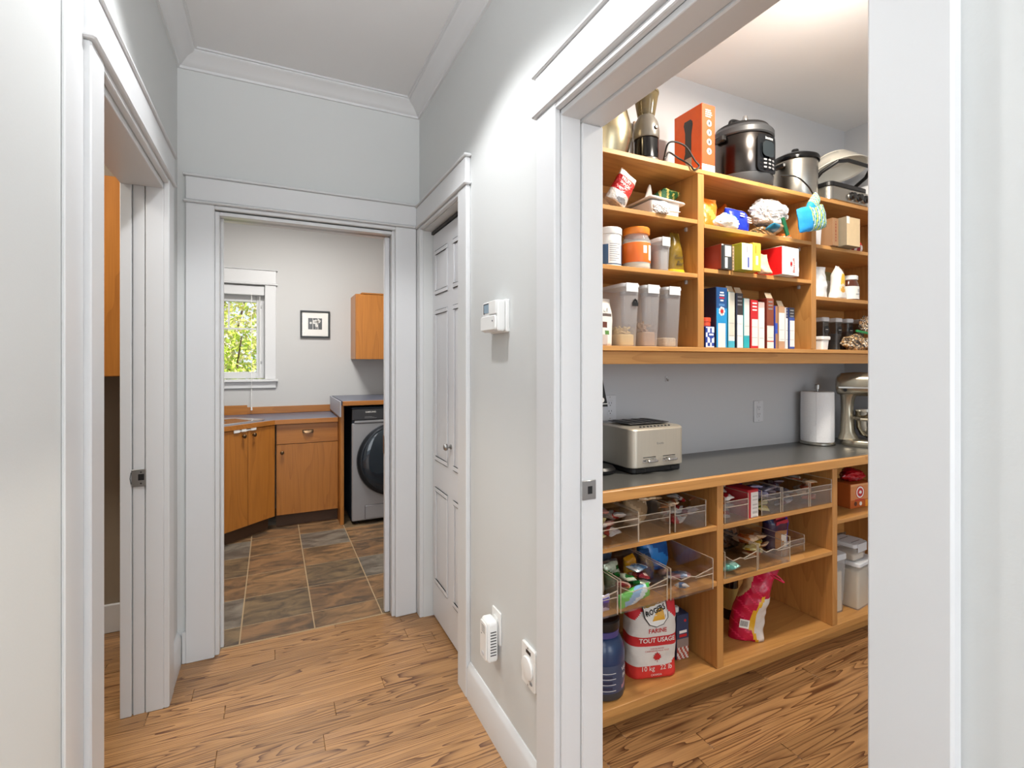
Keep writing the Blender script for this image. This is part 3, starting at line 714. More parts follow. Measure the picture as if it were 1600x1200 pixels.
# orange gadget box
OR='#d8481a'
t=thing('immersion_circulator_box','tall orange carton picturing a dark wand on the shelf top','box',(1.683,1.632,TZ))
def of(u,v):
    if v<.12: return '#f2efec'
    return OR
def osd(u,v): return '#f0661f' if v>.03 or u<.75 else '#efe9e4'
put('carton',pbox(.078,.160,.295,OR,front=of,left=osd,top=flat('#e8601f')),card,t)
m=MB(); x=-.0393       # the pictured wand, flat print on the left face
def lp(poly,mat,name): 
    put(name,MB().add([(x-.0006,p[0],p[1]) for p in poly],[tuple(range(len(poly)))]),mat,t)
lp([(.022,.235),(.018,.25),(-.018,.25),(-.028,.238),(-.030,.225),(-.022,.18),(-.022,.10),(-.026,.085),(.022,.085),(.014,.11),(.014,.20)],dgrey,'printed_wand_grip')
lp([(-.024,.084),(.012,.084),(.012,.004),(-.024,.004)],M('printed_silver','#b8aea2',.4,var=.2,scale=30,stretch=(1,30,1)),'printed_wand_tube')
for k,z in enumerate((.215,.175,.135,.095)):
    put('printed_icon',MB().lathe([(.0135,0),(.0135,.0004)],20).xf(Matrix.Translation((.004,-.0804,z))@Matrix.Rotation(R(90),4,'X')),ink_w,t)
    put('printed_icon',MB().bbox(-.001+.003*(k%2),.008,-.0812,-.0809,z-.007,z+.007,.0001),ink_k,t)
for k in range(4): put('printed_line',MB().box(-.018,.012+.004*(k%3),-.0805,-.0803,.268-k*.009,.272-k*.009),ink_w,t)
# multicooker
t=thing('multicooker','black and dark steel electric multicooker with a round lid on the shelf top','cooker',(2.03,1.672,TZ))
bsteel=M('black_steel','#4a4644',.22,1,var=.15,scale=4,stretch=(1,1,20))
put('base',MB().lathe([(.118,0),(.122,.003),(.136,.035),(.139,.055),(.137,.058)],48),dgrey,t)
put('body',MB().lathe([(.133,.0585),(.135,.062),(.135,.235),(.133,.24)],56),bsteel,t)
put('lid_rim',MB().lathe([(.137,.2405),(.142,.246),(.142,.268),(.137,.275),(.126,.286)],56),dgrey,t)
put('lid',MB().lathe([(.125,.2865),(.118,.300),(.085,.316),(.04,.322),(.01,.323)],48),black,t)
put('lid_handle',MB().tube(cat([(-.055,.02,.315),(-.045,.02,.345),(0,.02,.352),(.045,.02,.345),(.055,.02,.315)]),.010,10),black,t)
put('steam_valve',MB().lathe([(.012,.318),(.014,.33),(.01,.345)],16,cx=-.03,cy=-.045),chrome,t)
put('side_handle',MB().bbox(-.158,-.132,-.03,.03,.215,.245,.006),black,t); put('side_handle',MB().bbox(.132,.158,-.03,.03,.215,.245,.006),black,t)
cp=MB()
def cyl_panel(mb,a0,a1,z0,z1,r0,r1,n=10,rz=5):
    top=[];  # rounded-corner panel wrapped on a cylinder
    ring=ring_rr(a1-a0,z1-z0,.022,0,rz)
    o=[];i_=[]
    for (u,vv,_) in ring:
        aa=R(-90)+(u/r1)+(a0+a1)/2/r1; o.append(((r1)*math.cos(aa),(r1)*math.sin(aa),(z0+z1)/2+vv)); i_.append((r0*math.cos(aa),r0*math.sin(aa),(z0+z1)/2+vv))
    return mb.loft([i_,o])
put('control_panel',cyl_panel(cp,-.06,.07,.055,.225,.133,.146),M('panel_black','#16181b',.12,var=.1),t,label='glossy black control panel')
put('display',cyl_panel(MB(),-.035,.045,.125,.195,.1465,.1475),M('lcd_grey','#262d31',.15,var=.1),t)
for i in range(3):
    for k in range(3): put('button',cyl_panel(MB(),-.030+i*.028,-.012+i*.028,.072+k*.017,.080+k*.017,.1465,.1472),ink_g,t)
lettering('Instant',ink_w,t,on_cyl(.1468,R(-88),.208),width=.05)
# slow cooker
t=thing('slow_cooker','round brushed steel slow cooker with a black rim on the shelf top','cooker',(2.425,1.672,TZ))
put('foot',MB().lathe([(.092,0),(.094,.003),(.094,.018),(.09,.02)],40),black,t)
put('body',MB().lathe([(.097,.0205),(.099,.024),(.103,.20),(.102,.205)],56),steel,t)
put('rim',MB().lathe([(.104,.2055),(.110,.209),(.112,.222),(.108,.232),(.098,.236)],48),black_g,t)
put('glass_lid',MB().lathe([(.097,.2365),(.08,.247),(.05,.256),(.015,.26)],40),M('dark_glass','#1b1d1e',.06),t)
put('lid_knob',MB().lathe([(.008,.2602),(.008,.268),(.018,.274),(.016,.284),(.004,.287)],20),black,t)
put('side_handle',MB().bbox(-.125,-.105,-.03,.03,.165,.19,.006),black,t)
one('power_cord','black cord hanging across the steel slow cooker','cord',MB().tube(cat([(2.195,1.585,TZ+.085),(2.25,1.545,TZ+.075),(2.33,1.54,TZ+.04),(2.40,1.55,TZ+.005),(2.50,1.552,TZ+.0045)]),.0034,8),cord_m)
# contact grill
t=thing('contact_grill','open silver contact grill with three black knobs at the right of the shelf top','grill',(2.70,1.655,TZ))
put('base',rrbox(.34,.20,.075,.03,.006,.012),steel,t)
for sx in (-.13,.13):
    for sy in (-.07,.07): put('foot',MB().lathe([(.012,0),(.014,.012)],12,cx=sx,cy=sy),rubber,t)
put('lower_plate',rrbox(.32,.19,.025,.03,.004,.0875),black,t)
for k in range(3):
    p=put('control_knob',MB().lathe([(.021,0),(.021,.006),(.017,.010),(.015,.020),(.003,.021)],22).xf(Matrix.Translation((.0+.062*k-.0,-.1005,.05))@Matrix.Rotation(R(90),4,'X')),black,t)
    put('knob_collar',MB().lathe([(.024,0),(.024,.003)],22).xf(Matrix.Translation((.062*k,-.1003,.05))@Matrix.Rotation(R(90),4,'X')),chrome,p)
lidM=Matrix.Translation((0,.085,.115))@Matrix.Rotation(R(38),4,'X')
put('upper_lid',rrbox(.33,.18,.03,.03,.008,0,cy=-.07).xf(lidM),M('grill_silver','#9d9a92',.3,.8),t)
put('handle',MB().tube([(-.16,.02,.11),(-.165,-.05,.165),(-.13,-.11,.205),(-.07,-.125,.215),(.13,-.125,.215),(.165,-.08,.18),(.165,.02,.12)],.0095,10),black,t)
cream=M('cream_glaze','#f2ecdd',.25,var=.02,coat=.4)
def platter(name,label,loc,rot,w,d,h,mat):
    t=thing(name,label,'platter',loc,rot=rot)
    put('bowl',MB().loft([ring_c(1,z,48,0,0,w/2*k,d/2*k) for k,z in ((.55,0),(.62,.004),(.80,h*.5),(.93,h*.93),(1,h),(1.0,h+.005),(.92,h),(.78,h*.55),(.60,.010))],cap1=True),mat,t)
    put('foot_ring',MB().loft([ring_c(1,z,40,0,0,w/2*k,d/2*k) for k,z in ((.52,-.006),(.56,-.006),(.56,-.0002),(.52,-.0002))]),mat,t); return t
platter('oval_platter','cream oval platter upside down atop the contact grill',(2.80,1.705,TZ+.315),(R(180-22),R(-8),R(4)),.42,.24,.075,cream)
one('white_canister','white canister right of the contact grill on the shelf top','canister',MB().lathe([(.055,0),(.058,.003),(.06,.12),(.06,.14),(.05,.146)],32),M('milk_plastic','#e5e6e8',.35),(2.945,1.60,TZ))
# ================================================================== LEFT UPPER BAY
z=SA1+.0006
BINS['s1']=(b1[0],b1[1],UY-.03,PB-.013,SA1,0,[])
BINS['s2']=(b2[0],b2[1],UY-.09,PB-.013,SA2,0,[])
BINS['s3']=(b3[0],b3[1],UY-.05,PB-.013,SA3,0,[])
t=thing('snack_tin','dark bowl of snack pieces at the left end of the top shelf','bowl',(1.085,1.62,z))
put('bowl',MB().lathe([(.035,0),(.05,.01),(.062,.05),(.064,.062),(.060,.062),(.05,.02)],30,cap1=True),M('umber_glaze','#4b352c',.3),t)
for k in range(16):
    a=k*2.4; r_=.012+.0028*k
    put('snack_piece',blob(.024,.022,.02,flat(['#d8b483','#caa06a','#e6d0ac','#5b4a78'][k%4]),k,.2,2,2),paper,t,(r_*math.cos(a),r_*math.sin(a),.022+.026*(1-r_/.06)+.008*(k%3)))
one('paper_bag','crumpled tan paper bag behind the snack bowl','bag',pouch(.16,.06,.13,lambda u,v,f:'#b99873' if v<.8 else '#a5835f',4,.2,crinkle=.010),paper,(1.22,1.74,z))
def redp(u,v,f):
    if v>.80: return '#e9e3d6' if abs(u)<.93 else '#cfc6b8'
    if v>.32: return '#b4232b' if u<.05 else '#cf3b35'
    return '#d9d4cf' if (u-.1)**2+((v-.12)/.16)**2>.35 else '#8f8f92'
BINS['s1'][6].append(bvh_of([o for o in t.children if o.name.startswith('bowl')]))
mp_=pouch(.098,.05,.142,redp,11,.10,crinkle=.004,topw=.86)
o=bpy.data.objects.new('tmp',mp_.mesh('bag',[foil])); COL.objects.link(o); drop(o,'s1',6,2.137,3,(1.205,1.575,(R(4),R(27),R(4))))
t=thing('foil_pouch','red and silver foil pouch leaning to the right on the left top shelf','pouch',tuple(o.location),rot=(R(4),R(27),R(4)))
put('bag',o.data,foil,t); bpy.data.objects.remove(o)
lettering('FRUIT',ink_w,t,on_front(-.010,-.0255,.094),width=.048,bold=.01); lettering('SNACK',ink_w,t,on_front(-.008,-.0255,.078),width=.052,bold=.01)
t=thing('white_tray','white lidded plastic tray on the left top shelf','tray',(1.462,1.672,z),R(-2))
mb=MB(); mb.loft([ring_rr(.145,.205,.012,0),ring_rr(.155,.215,.014,.062),ring_rr(.155,.215,.014,.064),ring_rr(.148,.208,.012,.064),ring_rr(.134,.194,.01,.004)],cap1=True)
put('body',mb,white_p,t); put('side_rib',MB().box(-.074,.074,-.1085,-.106,.030,.033),white_p,t)
put('lid',rrbox(.185,.235,.008,.014,.003).xf(Matrix.Translation((.006,.0,.067))@Matrix.Rotation(R(4),4,'Y')),white_p,t)
BINS['s1'][6].append(bvh_of(list(t.children)))
one('crumpled_wrapper','crumpled white wrapper in front of the white tray','wrapper',blob(.10,.038,.062,lambda x,zz,f:'#f3efe9' if (math.sin(x*19+zz*23)>-.7) else '#8d7c70',3,.3,2.6,4),film,(1.405,1.532,z),)
rest('s1',pouch(.12,.05,.12,lambda u,v,f:'#1f5a35' if (u+v*2)%.7<.5 else '#b9a85a',8,.15,base='pillow',crinkle=.006),foil,'green_pouch','green foil pouch lying at the back on the white tray lid','pouch',1.50,1.70,(R(70),0,R(10)))
rest('s1',pouch(.045,.012,.07,flat('#e6e1da'),9,.1,crinkle=.003,topw=.2),paper,'paper_tip','pointed white paper scrap standing on the white tray lid','paper',1.42,1.63,(0,R(12),0))
# middle shelf: tubs and jars
z=SB1+.0006
def tubcol(u,v): return '#edeef0'
t=thing('white_tub','white plastic tub with a blue band label on the left middle shelf','tub',(gx(951,1.60),1.60,z))
put('body',MB().lathe([(.046,0),(.049,.004),(.049,.122),(.047,.126)],44),white_p,t)
put('label_band',MB().lathe([(.0493,.008),(.0496,.009),(.0496,.085),(.0493,.086)],44,cap0=False,cap1=False),M('navy_label','#3d5f86',.45),t)
a=[R(-128+i*5) for i in range(15)]
put('nutrition_panel',MB().loft([[(.0500*math.cos(q),.0500*math.sin(q),zz) for q in a]+[(.0497*math.cos(q),.0497*math.sin(q),zz) for q in reversed(a)] for zz in (.012,.100)]),white_p,t)
for k in range(9): 
    aa=[R(-122+i*6) for i in range(6+(k*3)%5)]
    put('printed_line',MB().loft([[(.0504*math.cos(q),.0504*math.sin(q),.022+k*.008+zz) for q in aa]+[(.0501*math.cos(q),.0501*math.sin(q),.022+k*.008+zz) for q in reversed(aa)] for zz in (0,.0022)]),ink_g,t)
put('lid',MB().lathe([(.0505,.1265),(.0515,.129),(.0515,.150),(.049,.153)],44),white_p,t)
t=thing('snack_jar','clear jar with an orange lid and orange label on the left middle shelf','jar',(gx(994,1.60),1.60,z))
orl=M('orange_label','#ef7425',.4)
put('contents',MB().lathe([(.049,.006),(.053,.012),(.053,.104),(.05,.112)],40),M('cream_powder','#e2d9be',.8,var=.1,bump=.3),t)
put('jar',MB().lathe([(.052,0),(.056,.005),(.056,.118),(.047,.135),(.047,.142)],44,cap1=False),cplas,t)
put('label_band',MB().lathe([(.0563,.028),(.0566,.029),(.0566,.106),(.0563,.107)],44,cap0=False,cap1=False),orl,t)
put('lid',MB().lathe([(.052,.1425),(.0535,.145),(.0535,.166),(.050,.170)],44),M('orange_lid','#f08a2c',.4),t)
for a0,w_,zz,hh in ((-62,.020,.067,.060),(-92,.016,.078,.030),(-38,.014,.067,.04)):
    aa=[R(a0)+(i/6-.5)*w_/.057 for i in range(7)]
    put('label_panel',MB().loft([[(.0573*math.cos(q),.0573*math.sin(q),zz-hh/2+d_) for q in aa]+[(.0569*math.cos(q),.0569*math.sin(q),zz-hh/2+d_) for q in reversed(aa)] for d_ in (0,hh)]),ink_w,t)
def clearbox(name,label,loc,w_,d_,h_,fill,fcol,lidh=.016,rz=0,clip=True,hz=None,group=None,badge=None):
    t=thing(name,label,'container',loc,rz,group)
    if fill: 
        mb=rrbox(w_*.86-.006,d_*.86-.006,max(fill-.004,.01),.012,.004,.003)
        put('contents',mb,fcol,t)
    mb=MB(); k=.86
    mb.loft([ring_rr(w_*k-.004,d_*k-.004,.012,0),ring_rr(w_*k,d_*k,.014,.003),ring_rr(w_,d_,.016,h_-.0005)],cap1=False)
    put('body',mb,hz or cplas,t)
    ld=put('lid',rrbox(w_+.004,d_+.004,lidh,.017,.003,h_),frost,t)
    if clip:
        put('clip',MB().bbox(-w_*.34,w_*.34,-d_/2-.006,-d_/2-.0025,h_-.020,h_+lidh+.002,.0015),frost,t)
        put('clip',MB().bbox(w_/2+.0025,w_/2+.006,-d_*.3,d_*.3,h_-.018,h_+lidh+.001,.0015),frost,t)
    return t
powder=M('grey_powder','#a59f9c',.85,var=.1,bump=.3); oats=M('rolled_oats','#cdb79b',.85,var=.25,scale=120,bump=.8,bscale=120)
clearbox('powder_container','small clear container of grey powder right of the orange lidded jar',(1.432,1.575,z),.062,.07,.118,.085,powder)
def yel(u,v,f):
    if u>.86: return '#e6c64c'
    if v<.12: return '#e8b928'
    return '#7c6420' if v<.78 else '#6b5418'
t=thing('chips_pouch','tall gold brown pouch at the right end of the left middle shelf','pouch',(1.535,1.60,z),R(-4))
put('bag',pouch(.10,.055,.178,yel,21,.16,crinkle=.004,topw=.45),film,t)
lettering('Gold',ink_k,t,on_front(.002,-.0285,.07),width=.044,shear=.3); lettering('Bar',ink_k,t,on_front(.008,-.0285,.045),width=.036,shear=.3)
# bottom: pouch and three cereal keepers
z=SP
def wp(u,v,f):
    if v>.90: return '#d6cbc0'
    if .62<v<.67 and -.3<u<.75: return '#6b5d58'
    if ((u-.0)/.30)**2+((v-.44)/.07)**2<1: return '#6a3f36'
    if ((u-.2)/.25)**2+((v-.27)/.05)**2<1: return '#5d8a48'
    if v<.25 and u<.2: return '#c9bcb4'
    return '#eae6e0'
t=thing('baking_pouch','white pouch with printed brown and green pictures at the left of the bottom shelf','pouch',(1.150,1.60,z),R(3))
put('bag',pouch(.105,.07,.185,wp,31,.10,crinkle=.003),film,t)
lettering('L',ink_k,t,on_front(-.004,-.036,.138),height=.014); lettering('E',ink_k,t,on_front(.010,-.036,.138),height=.014)
noodle=M('noodle_yellow','#e0bd72',.6,var=.15); flake=M('cereal_brown','#b08a68',.7,var=.2)
for nm,lb,px,lvl,kind in (('cereal_keeper','clear flip lid cereal keeper holding yellow noodles',1.269,.075,0),('cereal_keeper','clear flip lid cereal keeper holding brown cereal flakes',1.378,.095,1),('cereal_keeper','clear flip lid cereal keeper holding a little oatmeal',1.490,.06,2)):
    yk=1.635; xk=px
    t=clearbox(nm,lb,(xk,yk,z),.088,.165,.232,0,None,.014,group=None)
    r=random.Random(kind); mb=MB()
    put('heap',rrbox(.066,.125,lvl*.6,.012,.004,.003),(noodle,flake,oats)[kind],t)
    if kind<2:
        for q in range(110 if kind==0 else 80):
            p=Vector((r.uniform(-.026,.026),r.uniform(-.055,.055),lvl*.58+r.uniform(0,lvl*.45)))
            if kind==0: mb.tube([p,p+Vector((r.uniform(-.008,.008),r.uniform(-.008,.008),.004)),p+Vector((r.uniform(-.012,.012),r.uniform(-.012,.012),-.002))],.0028,5)
            else:
                e=Vector((r.uniform(-1,1),r.uniform(-1,1),r.uniform(-1,1))).normalized(); g_=e.orthogonal().normalized(); h_=e.cross(g_); s_=r.uniform(.006,.011)
                mb.loft([[tuple(p+g_*s_*math.cos(a)+h_*s_*math.sin(a)+e*s_*.25*math.cos(2*a)+e*d_) for a in (0,1.05,2.1,3.14,4.19,5.24)] for d_ in (0,.0015)])
        o=put('noodles' if kind==0 else 'flakes',mb,(noodle,flake)[kind],t); o['kind']='stuff'
    if kind==0:
        put('badge',rrbox(.030,.0012,.016,.0005,.0003,.158).xf(Matrix.Translation((.018,-.0838,0))),black,t,label='small dark badge sticker')
        for dx in (-.006,.0,.006): put('badge',MB().lathe([(.005,0),(.005,.001)],14).xf(Matrix.Translation((.018+dx,-.0835,.178+(.004 if dx==0 else 0)))@Matrix.Rotation(R(90),4,'X')),black,t)
# ================================================================== MIDDLE UPPER BAY
z=SA2+.0006
def orange_f(u,v,f): return '#dc7a22' if (math.sin(9*v+3*u)>-.3) else '#e69a48'
def orange2(u,v,f): return '#d9661c' if v>.35 else ('#7c3b1c' if math.sin(u*7)>0 else '#c9c2bb')
rest('s2',pouch(.095,.06,.145,orange_f,41,.15,crinkle=.006),film,'orange_chip_bag','upright orange chip bag against the divider on the middle bay top shelf','bag',1.748,1.625,(0,R(2),R(-8)))
def blue_f(u,v,f):
    if v<.06 or v>.93: return '#c8d2ee'
    return '#2238c2' if u<.93 else '#b7c0ea'
o=bpy.data.objects.new('tmp',pouch(.13,.055,.112,blue_f,44,.10,base='pillow',crinkle=.004).mesh('bag',[film])); COL.objects.link(o); drop(o,'s2',8,2.13,4,(1.905,1.595,(R(-10),R(7),R(-8))))
t=thing('blue_cookie_bag','royal blue printed snack bag on the middle bay top shelf','bag',tuple(o.location),rot=(R(-10),R(7),R(-8)))
put('bag',o.data,film,t); bpy.data.objects.remove(o)
rest('s2',blob(.15,.06,.075,lambda x,zz,f:'#8cc3e6' if zz>.35 and x>-.2 else '#eeebe6',43,.3,2.2,4),film,'white_bread_bag','crumpled white and pale blue plastic bag low on the middle bay top shelf','bag',1.785,1.548)
rest('s2',pouch(.10,.05,.19,orange2,42,.12,base='pillow',crinkle=.010),film,'orange_chip_bag','folded orange and silver chip bag lying behind the white bag','bag',1.865,1.725,(0,R(52),0),2.137)
for (dx,dz) in ((.005,.078),(.004,.066),(.042,.066),(.044,.055),(.046,.044),(-.03,.035),(-.025,.024)):
    put('printed_word',MB().bbox(dx-.011,dx+.011,-.0345,-.0325,dz-.003,dz+.003,.0002),M('pale_print','#e9c7b8',.4) if dx>.03 else ink_w,t)
rest('s2',blob(.17,.09,.065,lambda x,zz,f:['#6e5138','#9a7a52','#4a4a35'][int(abs(x*9+zz*5))%3],46,.3,2.4,4),film,'granola_bag','dark clear bag of granola under the silvery bag','bag',2.085,1.60)
rest('s2',blob(.12,.08,.05,lambda x,zz,f:'#e2722e' if zz>.1 and x<.5 else '#d9bca0',50,.3,2.5,3),film,'orange_snack_bag','orange edged clear snack bag right of the green clip','bag',2.235,1.61)
rest('s2',pouch(.10,.03,.05,lambda u,v,f:'#1d6f8f' if u<-.1 else '#a98a68',49,.1,base='pillow',crinkle=.003),film,'teal_pouch','small teal and brown pouch lying below the silvery bag','pouch',2.03,1.52,(R(70),0,R(8)))
rest('s2',blob(.235,.15,.15,lambda x,zz,f:'#fafafa' if noise.noise((x*7,zz*7,3 if f else 9))>-.12 else '#b9b9b8',45,.30,2.4,5),film,'silver_bag','large crumpled silvery clear bag bulging from the middle bay top shelf','bag',2.095,1.585,(0,R(8),0)).location.z+=.005
TE='#1f8c8c'
def sock(u,v,f):
    if v<.34: return '#2292d8'
    return [TE,'#cfd65a','#2f7f9c','#c8e4ea'][int((v*1.0+u*.06)*26)%4]
t=thing('striped_mitten','teal yellow and blue striped kitchen mitt hanging over the middle bay shelf edge','mitt',(2.140,1.462,z+.055),rot=(R(0),R(76),R(0)))
put('hand',pouch(.115,.05,.20,sock,47,.1,base='pillow',crinkle=.004,ex=.8),paper,t)
put('thumb',pouch(.052,.035,.11,sock,48,.1,base='pillow',crinkle=.002).xf(Matrix.Translation((-.03,0,.085))@Matrix.Rotation(R(-38),4,'Y')),paper,t)
one('green_bag_clip','dark green bag clip hanging in front of the granola bag','clip',MB().bbox(-.011,.011,-.004,.004,0,.085,.002),M('clip_green','#115c3a',.35),(2.095,1.480,z-.012),(0,R(-24),0))
z=SB2+.0006
t=thing('dark_sauce_bottle','dark capped bottle wrapped in clear film at the left of the boxed snacks','bottle',(1.668,1.60,z))
put('bottle',MB().lathe([(.022,0),(.024,.004),(.024,.07),(.015,.095),(.013,.12)],24),M('pewter_glass','#8c8a88',.2,.3),t); put('cap',MB().lathe([(.015,.1205),(.017,.123),(.017,.15),(.014,.153)],24),black,t)
one('red_packet','rust red packet behind the dark boxed snacks','packet',pouch(.085,.04,.115,lambda u,v,f:'#b5482f' if v>.3 else '#c85a3a',51,.12,crinkle=.006),film,(1.690,1.69,z))
def cb(name,label,px0,px1,yf,h,d,base,front=None,left=None,zz=None,words=None,rz=0,mat=None):
    x0,x1=gx(px0,yf),gx(px1,yf); w_=x1-x0-.001
    t=thing(name,label,'box',((x0+x1)/2,yf+d/2,zz if zz is not None else z),rz)
    put('carton',pbox(w_,d,h,base,front,left),mat or card,t)
    for wd in (words or []): lettering(wd[0],wd[1],t,on_front(wd[2],-d/2,wd[3],.001),**wd[4])
    return t,w_
def f_dark(u,v):
    if u<.2: return '#26282b' if v<.97 else '#eee'
    if .34<u<.62 and .03<v<.48: return '#f1efe9'
    if u>.3 and .5<v<.95: return '#ecebe4' if u<.95 else '#33363a'
    return '#3a3d41'
cb('snack_box','charcoal and white printed snack box standing left among the boxed snacks',1127,1144,1.515,.108,.13,'#54382f',f_dark,flat('#a8412c'))
def f_txt(u,v): return '#2d2622' if abs(u-.35)<.12 and (int(v*22)%3!=0) else '#c8a987'
cb('cracker_box','tan box with bold dark vertical lettering among the boxed snacks',1144.5,1147.6,1.52,.105,.12,'#bfa07c',f_txt)
def f_wg(u,v):
    if .55<u<.72 and .08<v<.46: return '#3c4fa0'
    if .44<u<.52 and .66<v<.9: return '#8c8c98'
    return '#f1f0ec'
cb('tea_box','white box with a blue mark and green side projecting over the shelf edge',1159,1176,1.485,.115,.13,'#a8b23a',f_wg,flat('#a9a832'))
def f_ye(u,v):
    if .30<u<.62 and .2<v<.55: return '#d8dcc8'
    if .2<u<.4 and .62<v<.9: return '#cf9a2c'
    return '#e9c84e'
cb('cracker_box','yellow box projecting over the shelf edge beside the white one',1176.5,1189,1.485,.122,.13,'#e0b93c',f_ye,flat('#e3c256'))
one('pink_paper_bag','crinkled pale pink paper wrapper between the yellow and red boxes','wrapper',pouch(.058,.035,.088,flat('#e0b79c'),52,.15,crinkle=.010),paper,(gx(1198,1.505),1.515,z))
t=thing('biscuit_box','white and red biscuit box at the right of the boxed snacks','box',(gx(1232,1.50),1.562,z+.0005),R(4))
put('carton',pbox(.128,.14,.128,'#efeeea',front=flat('#f2f0ec'),left=flat('#d6171c')),card,t)
put('torn_flap',pouch(.03,.006,.10,flat('#efeeea'),53,.1,crinkle=.006).xf(Matrix.Translation((.078,-.05,.014))),paper,t)
lettering('Biscoff',ink_r,t,lambda a,b:(.022-b,-.0712,.048+a),width=.066)
put('emblem',MB().tube([(.0085+.0065*math.cos(k*math.pi/10),-.0713,.052+.0105*math.sin(k*math.pi/10)) for k in range(21)],.0012,6).xf(Matrix.Translation((-.006,0,0))),ink_r,t)
put('emblem_bar',MB().box(-.0015,.0065,-.0718,-.0712,.046,.058),ink_r,t)
def brown(u,v,f): return '#a4522a' if v<.35 else ('#d9a37f' if math.sin(6*u+12*v)>.2 else '#8a4a2c')
one('brown_chip_bag','rust brown chip bag tucked right of the biscuit box','bag',pouch(.10,.05,.095,brown,54,.12,base='pillow',crinkle=.008),film,(2.287,1.62,z))
# bottom: cereal boxes
z=SP
def bluebox(u,v):
    if v>.66: return '#1d4d86' if not(.2<u<.8 and .70<v<.74) else '#4d7fb4'
    if v<.40 and .12<u<.88: return '#e9e7e2'
    return '#2493cf'
t,w_=cb('cereal_box','tall bright blue cereal box with a flower emblem leading the row',1119,1136.5,1.545,.262,.185,'#1d3a66',bluebox,flat('#33384f'))
for k in range(7):
    a=k*2*math.pi/7; put('emblem_petal',MB().lathe([(.0075,0),(.0075,.0006)],14).xf(Matrix.Translation((.0115*math.cos(a),-.0929,.158+.0125*math.sin(a)))@Matrix.Rotation(R(90),4,'X')),ink_w,t)
put('emblem_centre',MB().lathe([(.0085,0),(.0085,.0012)],18).xf(Matrix.Translation((0,-.0929,.158))@Matrix.Rotation(R(90),4,'X')),ink_r,t)
for k,(ww,cc) in enumerate(((.022,ink_w),(.028,ink_w),(.030,ink_r),(.018,ink_w))): put('printed_line',MB().box(-ww/2,ww/2,-.0934,-.0929,.236-k*.0115,.242-k*.0115),cc,t)
CZS=[ # px0,px1,height,base,front
 (1137.5,1148.5,.247,'#3aa0b8','teal edged cereal box with a beige torn top behind the blue one',lambda u,v:'#d9d6c8' if .16<u<.94 and v>.2 else '#4ab0c8' if v<.12 else '#dfe6e4',-5),
 (1150,1161.5,.244,'#2c2f3a','navy topped cereal box with a white back panel',lambda u,v:('#3a3434' if v>.60 else '#f0efec') if u>.12 else '#2b3352',-3),
 (1162,1171.5,.224,'#3bb0be','aqua bottomed cereal box with a plain white panel',lambda u,v:'#2ab0bd' if v<.24 else '#e6e6df',0),
 (1173,1185,.219,'#c21f26','red cereal box with a white panel below the red title',lambda u,v:'#c8222a' if u<.16 or v>.60 or v<.05 else '#efebe6',0),
 (1185.5,1195,.212,'#efece7','white cereal box with a pinkish title next to the red one',lambda u,v:'#e6c9c2' if v>.88 else '#efeeea',-4),
 (1198,1209.5,.232,'#7b2f22','brown and red cereal box with a tall open flap',lambda u,v:'#8a4630' if v>.46 else ('#c23a2c' if .12<v<.15 else '#ece8df'),-2),
 (1211,1215.5,.200,'#3346a8','narrow tan cereal box with a blue square',lambda u,v:'#2f56c4' if .36<v<.6 else '#b07e58',0),
 (1216.5,1226.5,.200,'#b88c6c','kraft coloured cereal box with a white panel',lambda u,v:'#efede8' if .18<v<.86 else '#c39a78',0),
 (1227.5,1231.5,.196,'#e8e8ea','slim white cereal box near the right end of the row',lambda u,v:'#3c3f66' if v>.75 else '#ecebea',0),
 (1232.5,1242,.196,'#22356e','navy cereal box ending the row at the right',lambda u,v:'#2a2830' if v>.76 else ('#3e55a0' if v>.70 or v<.04 or u<.08 else '#f0efec'),0)]
for i,(p0,p1,h,base,lb,fn,rz) in enumerate(CZS):
    t,w_=cb('cereal_box',lb,p0+.2,p1-.2,1.552,h,.178,base,fn)
    for k in range(2): put('printed_rule',MB().box(-w_*.36,w_*.36,-.0896,-.0891,h*(.22+.22*k),h*(.22+.22*k)+.0012),ink_g,t)
    if i in (1,3,5,8,9):
        for k in range(3): put('printed_line',MB().box(-w_*.3,w_*.3,-.0896,-.0891,h*(.92-.07*k),h*(.92-.07*k)+.006),(ink_g if i!=3 else ink_w),t)
    if i in (0,1,5,7):  # open flap
        put('top_flap',pbox(w_*.9,.0018,.030,'#b9a58c').xf(Matrix.Translation((0,-.085,h+.0004))@Matrix.Rotation(R(-24),4,'X')),card,t)
t=thing('baking_soda_box','small blue and white box tucked at the left of the cereal row','box',(1.688,1.578,z))
def bsb(u,v): 
    if v>.92 or v<.04: return '#f1f1ee'
    return '#1e3f9e' if ((int(u*4)+int(v*4))%2 or (.4<u<.95 and .45<v<.75)) else '#e9edf4'
put('carton',pbox(.052,.06,.090,'#1e3f9e',bsb,flat('#1b3482')),card,t)
put('printed_line',MB().box(-.006,.020,-.0306,-.0302,.052,.060),ink_w,t)
one('red_lid_tub','tub with a bright orange red lid on the small blue box','tub',MB().lathe([(.022,0),(.024,.003),(.024,.020),(.0255,.0205),(.0255,.036),(.023,.038)],28),M('orange_red_lid','#e2502a',.4),(1.688,1.578,z+.0912))
one('red_bottle','small crimson bottle behind the orange red lid','bottle',MB().lathe([(.020,0),(.022,.003),(.022,.13),(.012,.16),(.010,.19),(.012,.192),(.012,.205)],24),M('crimson_plastic','#b01d38',.3),(1.668,1.655,z))
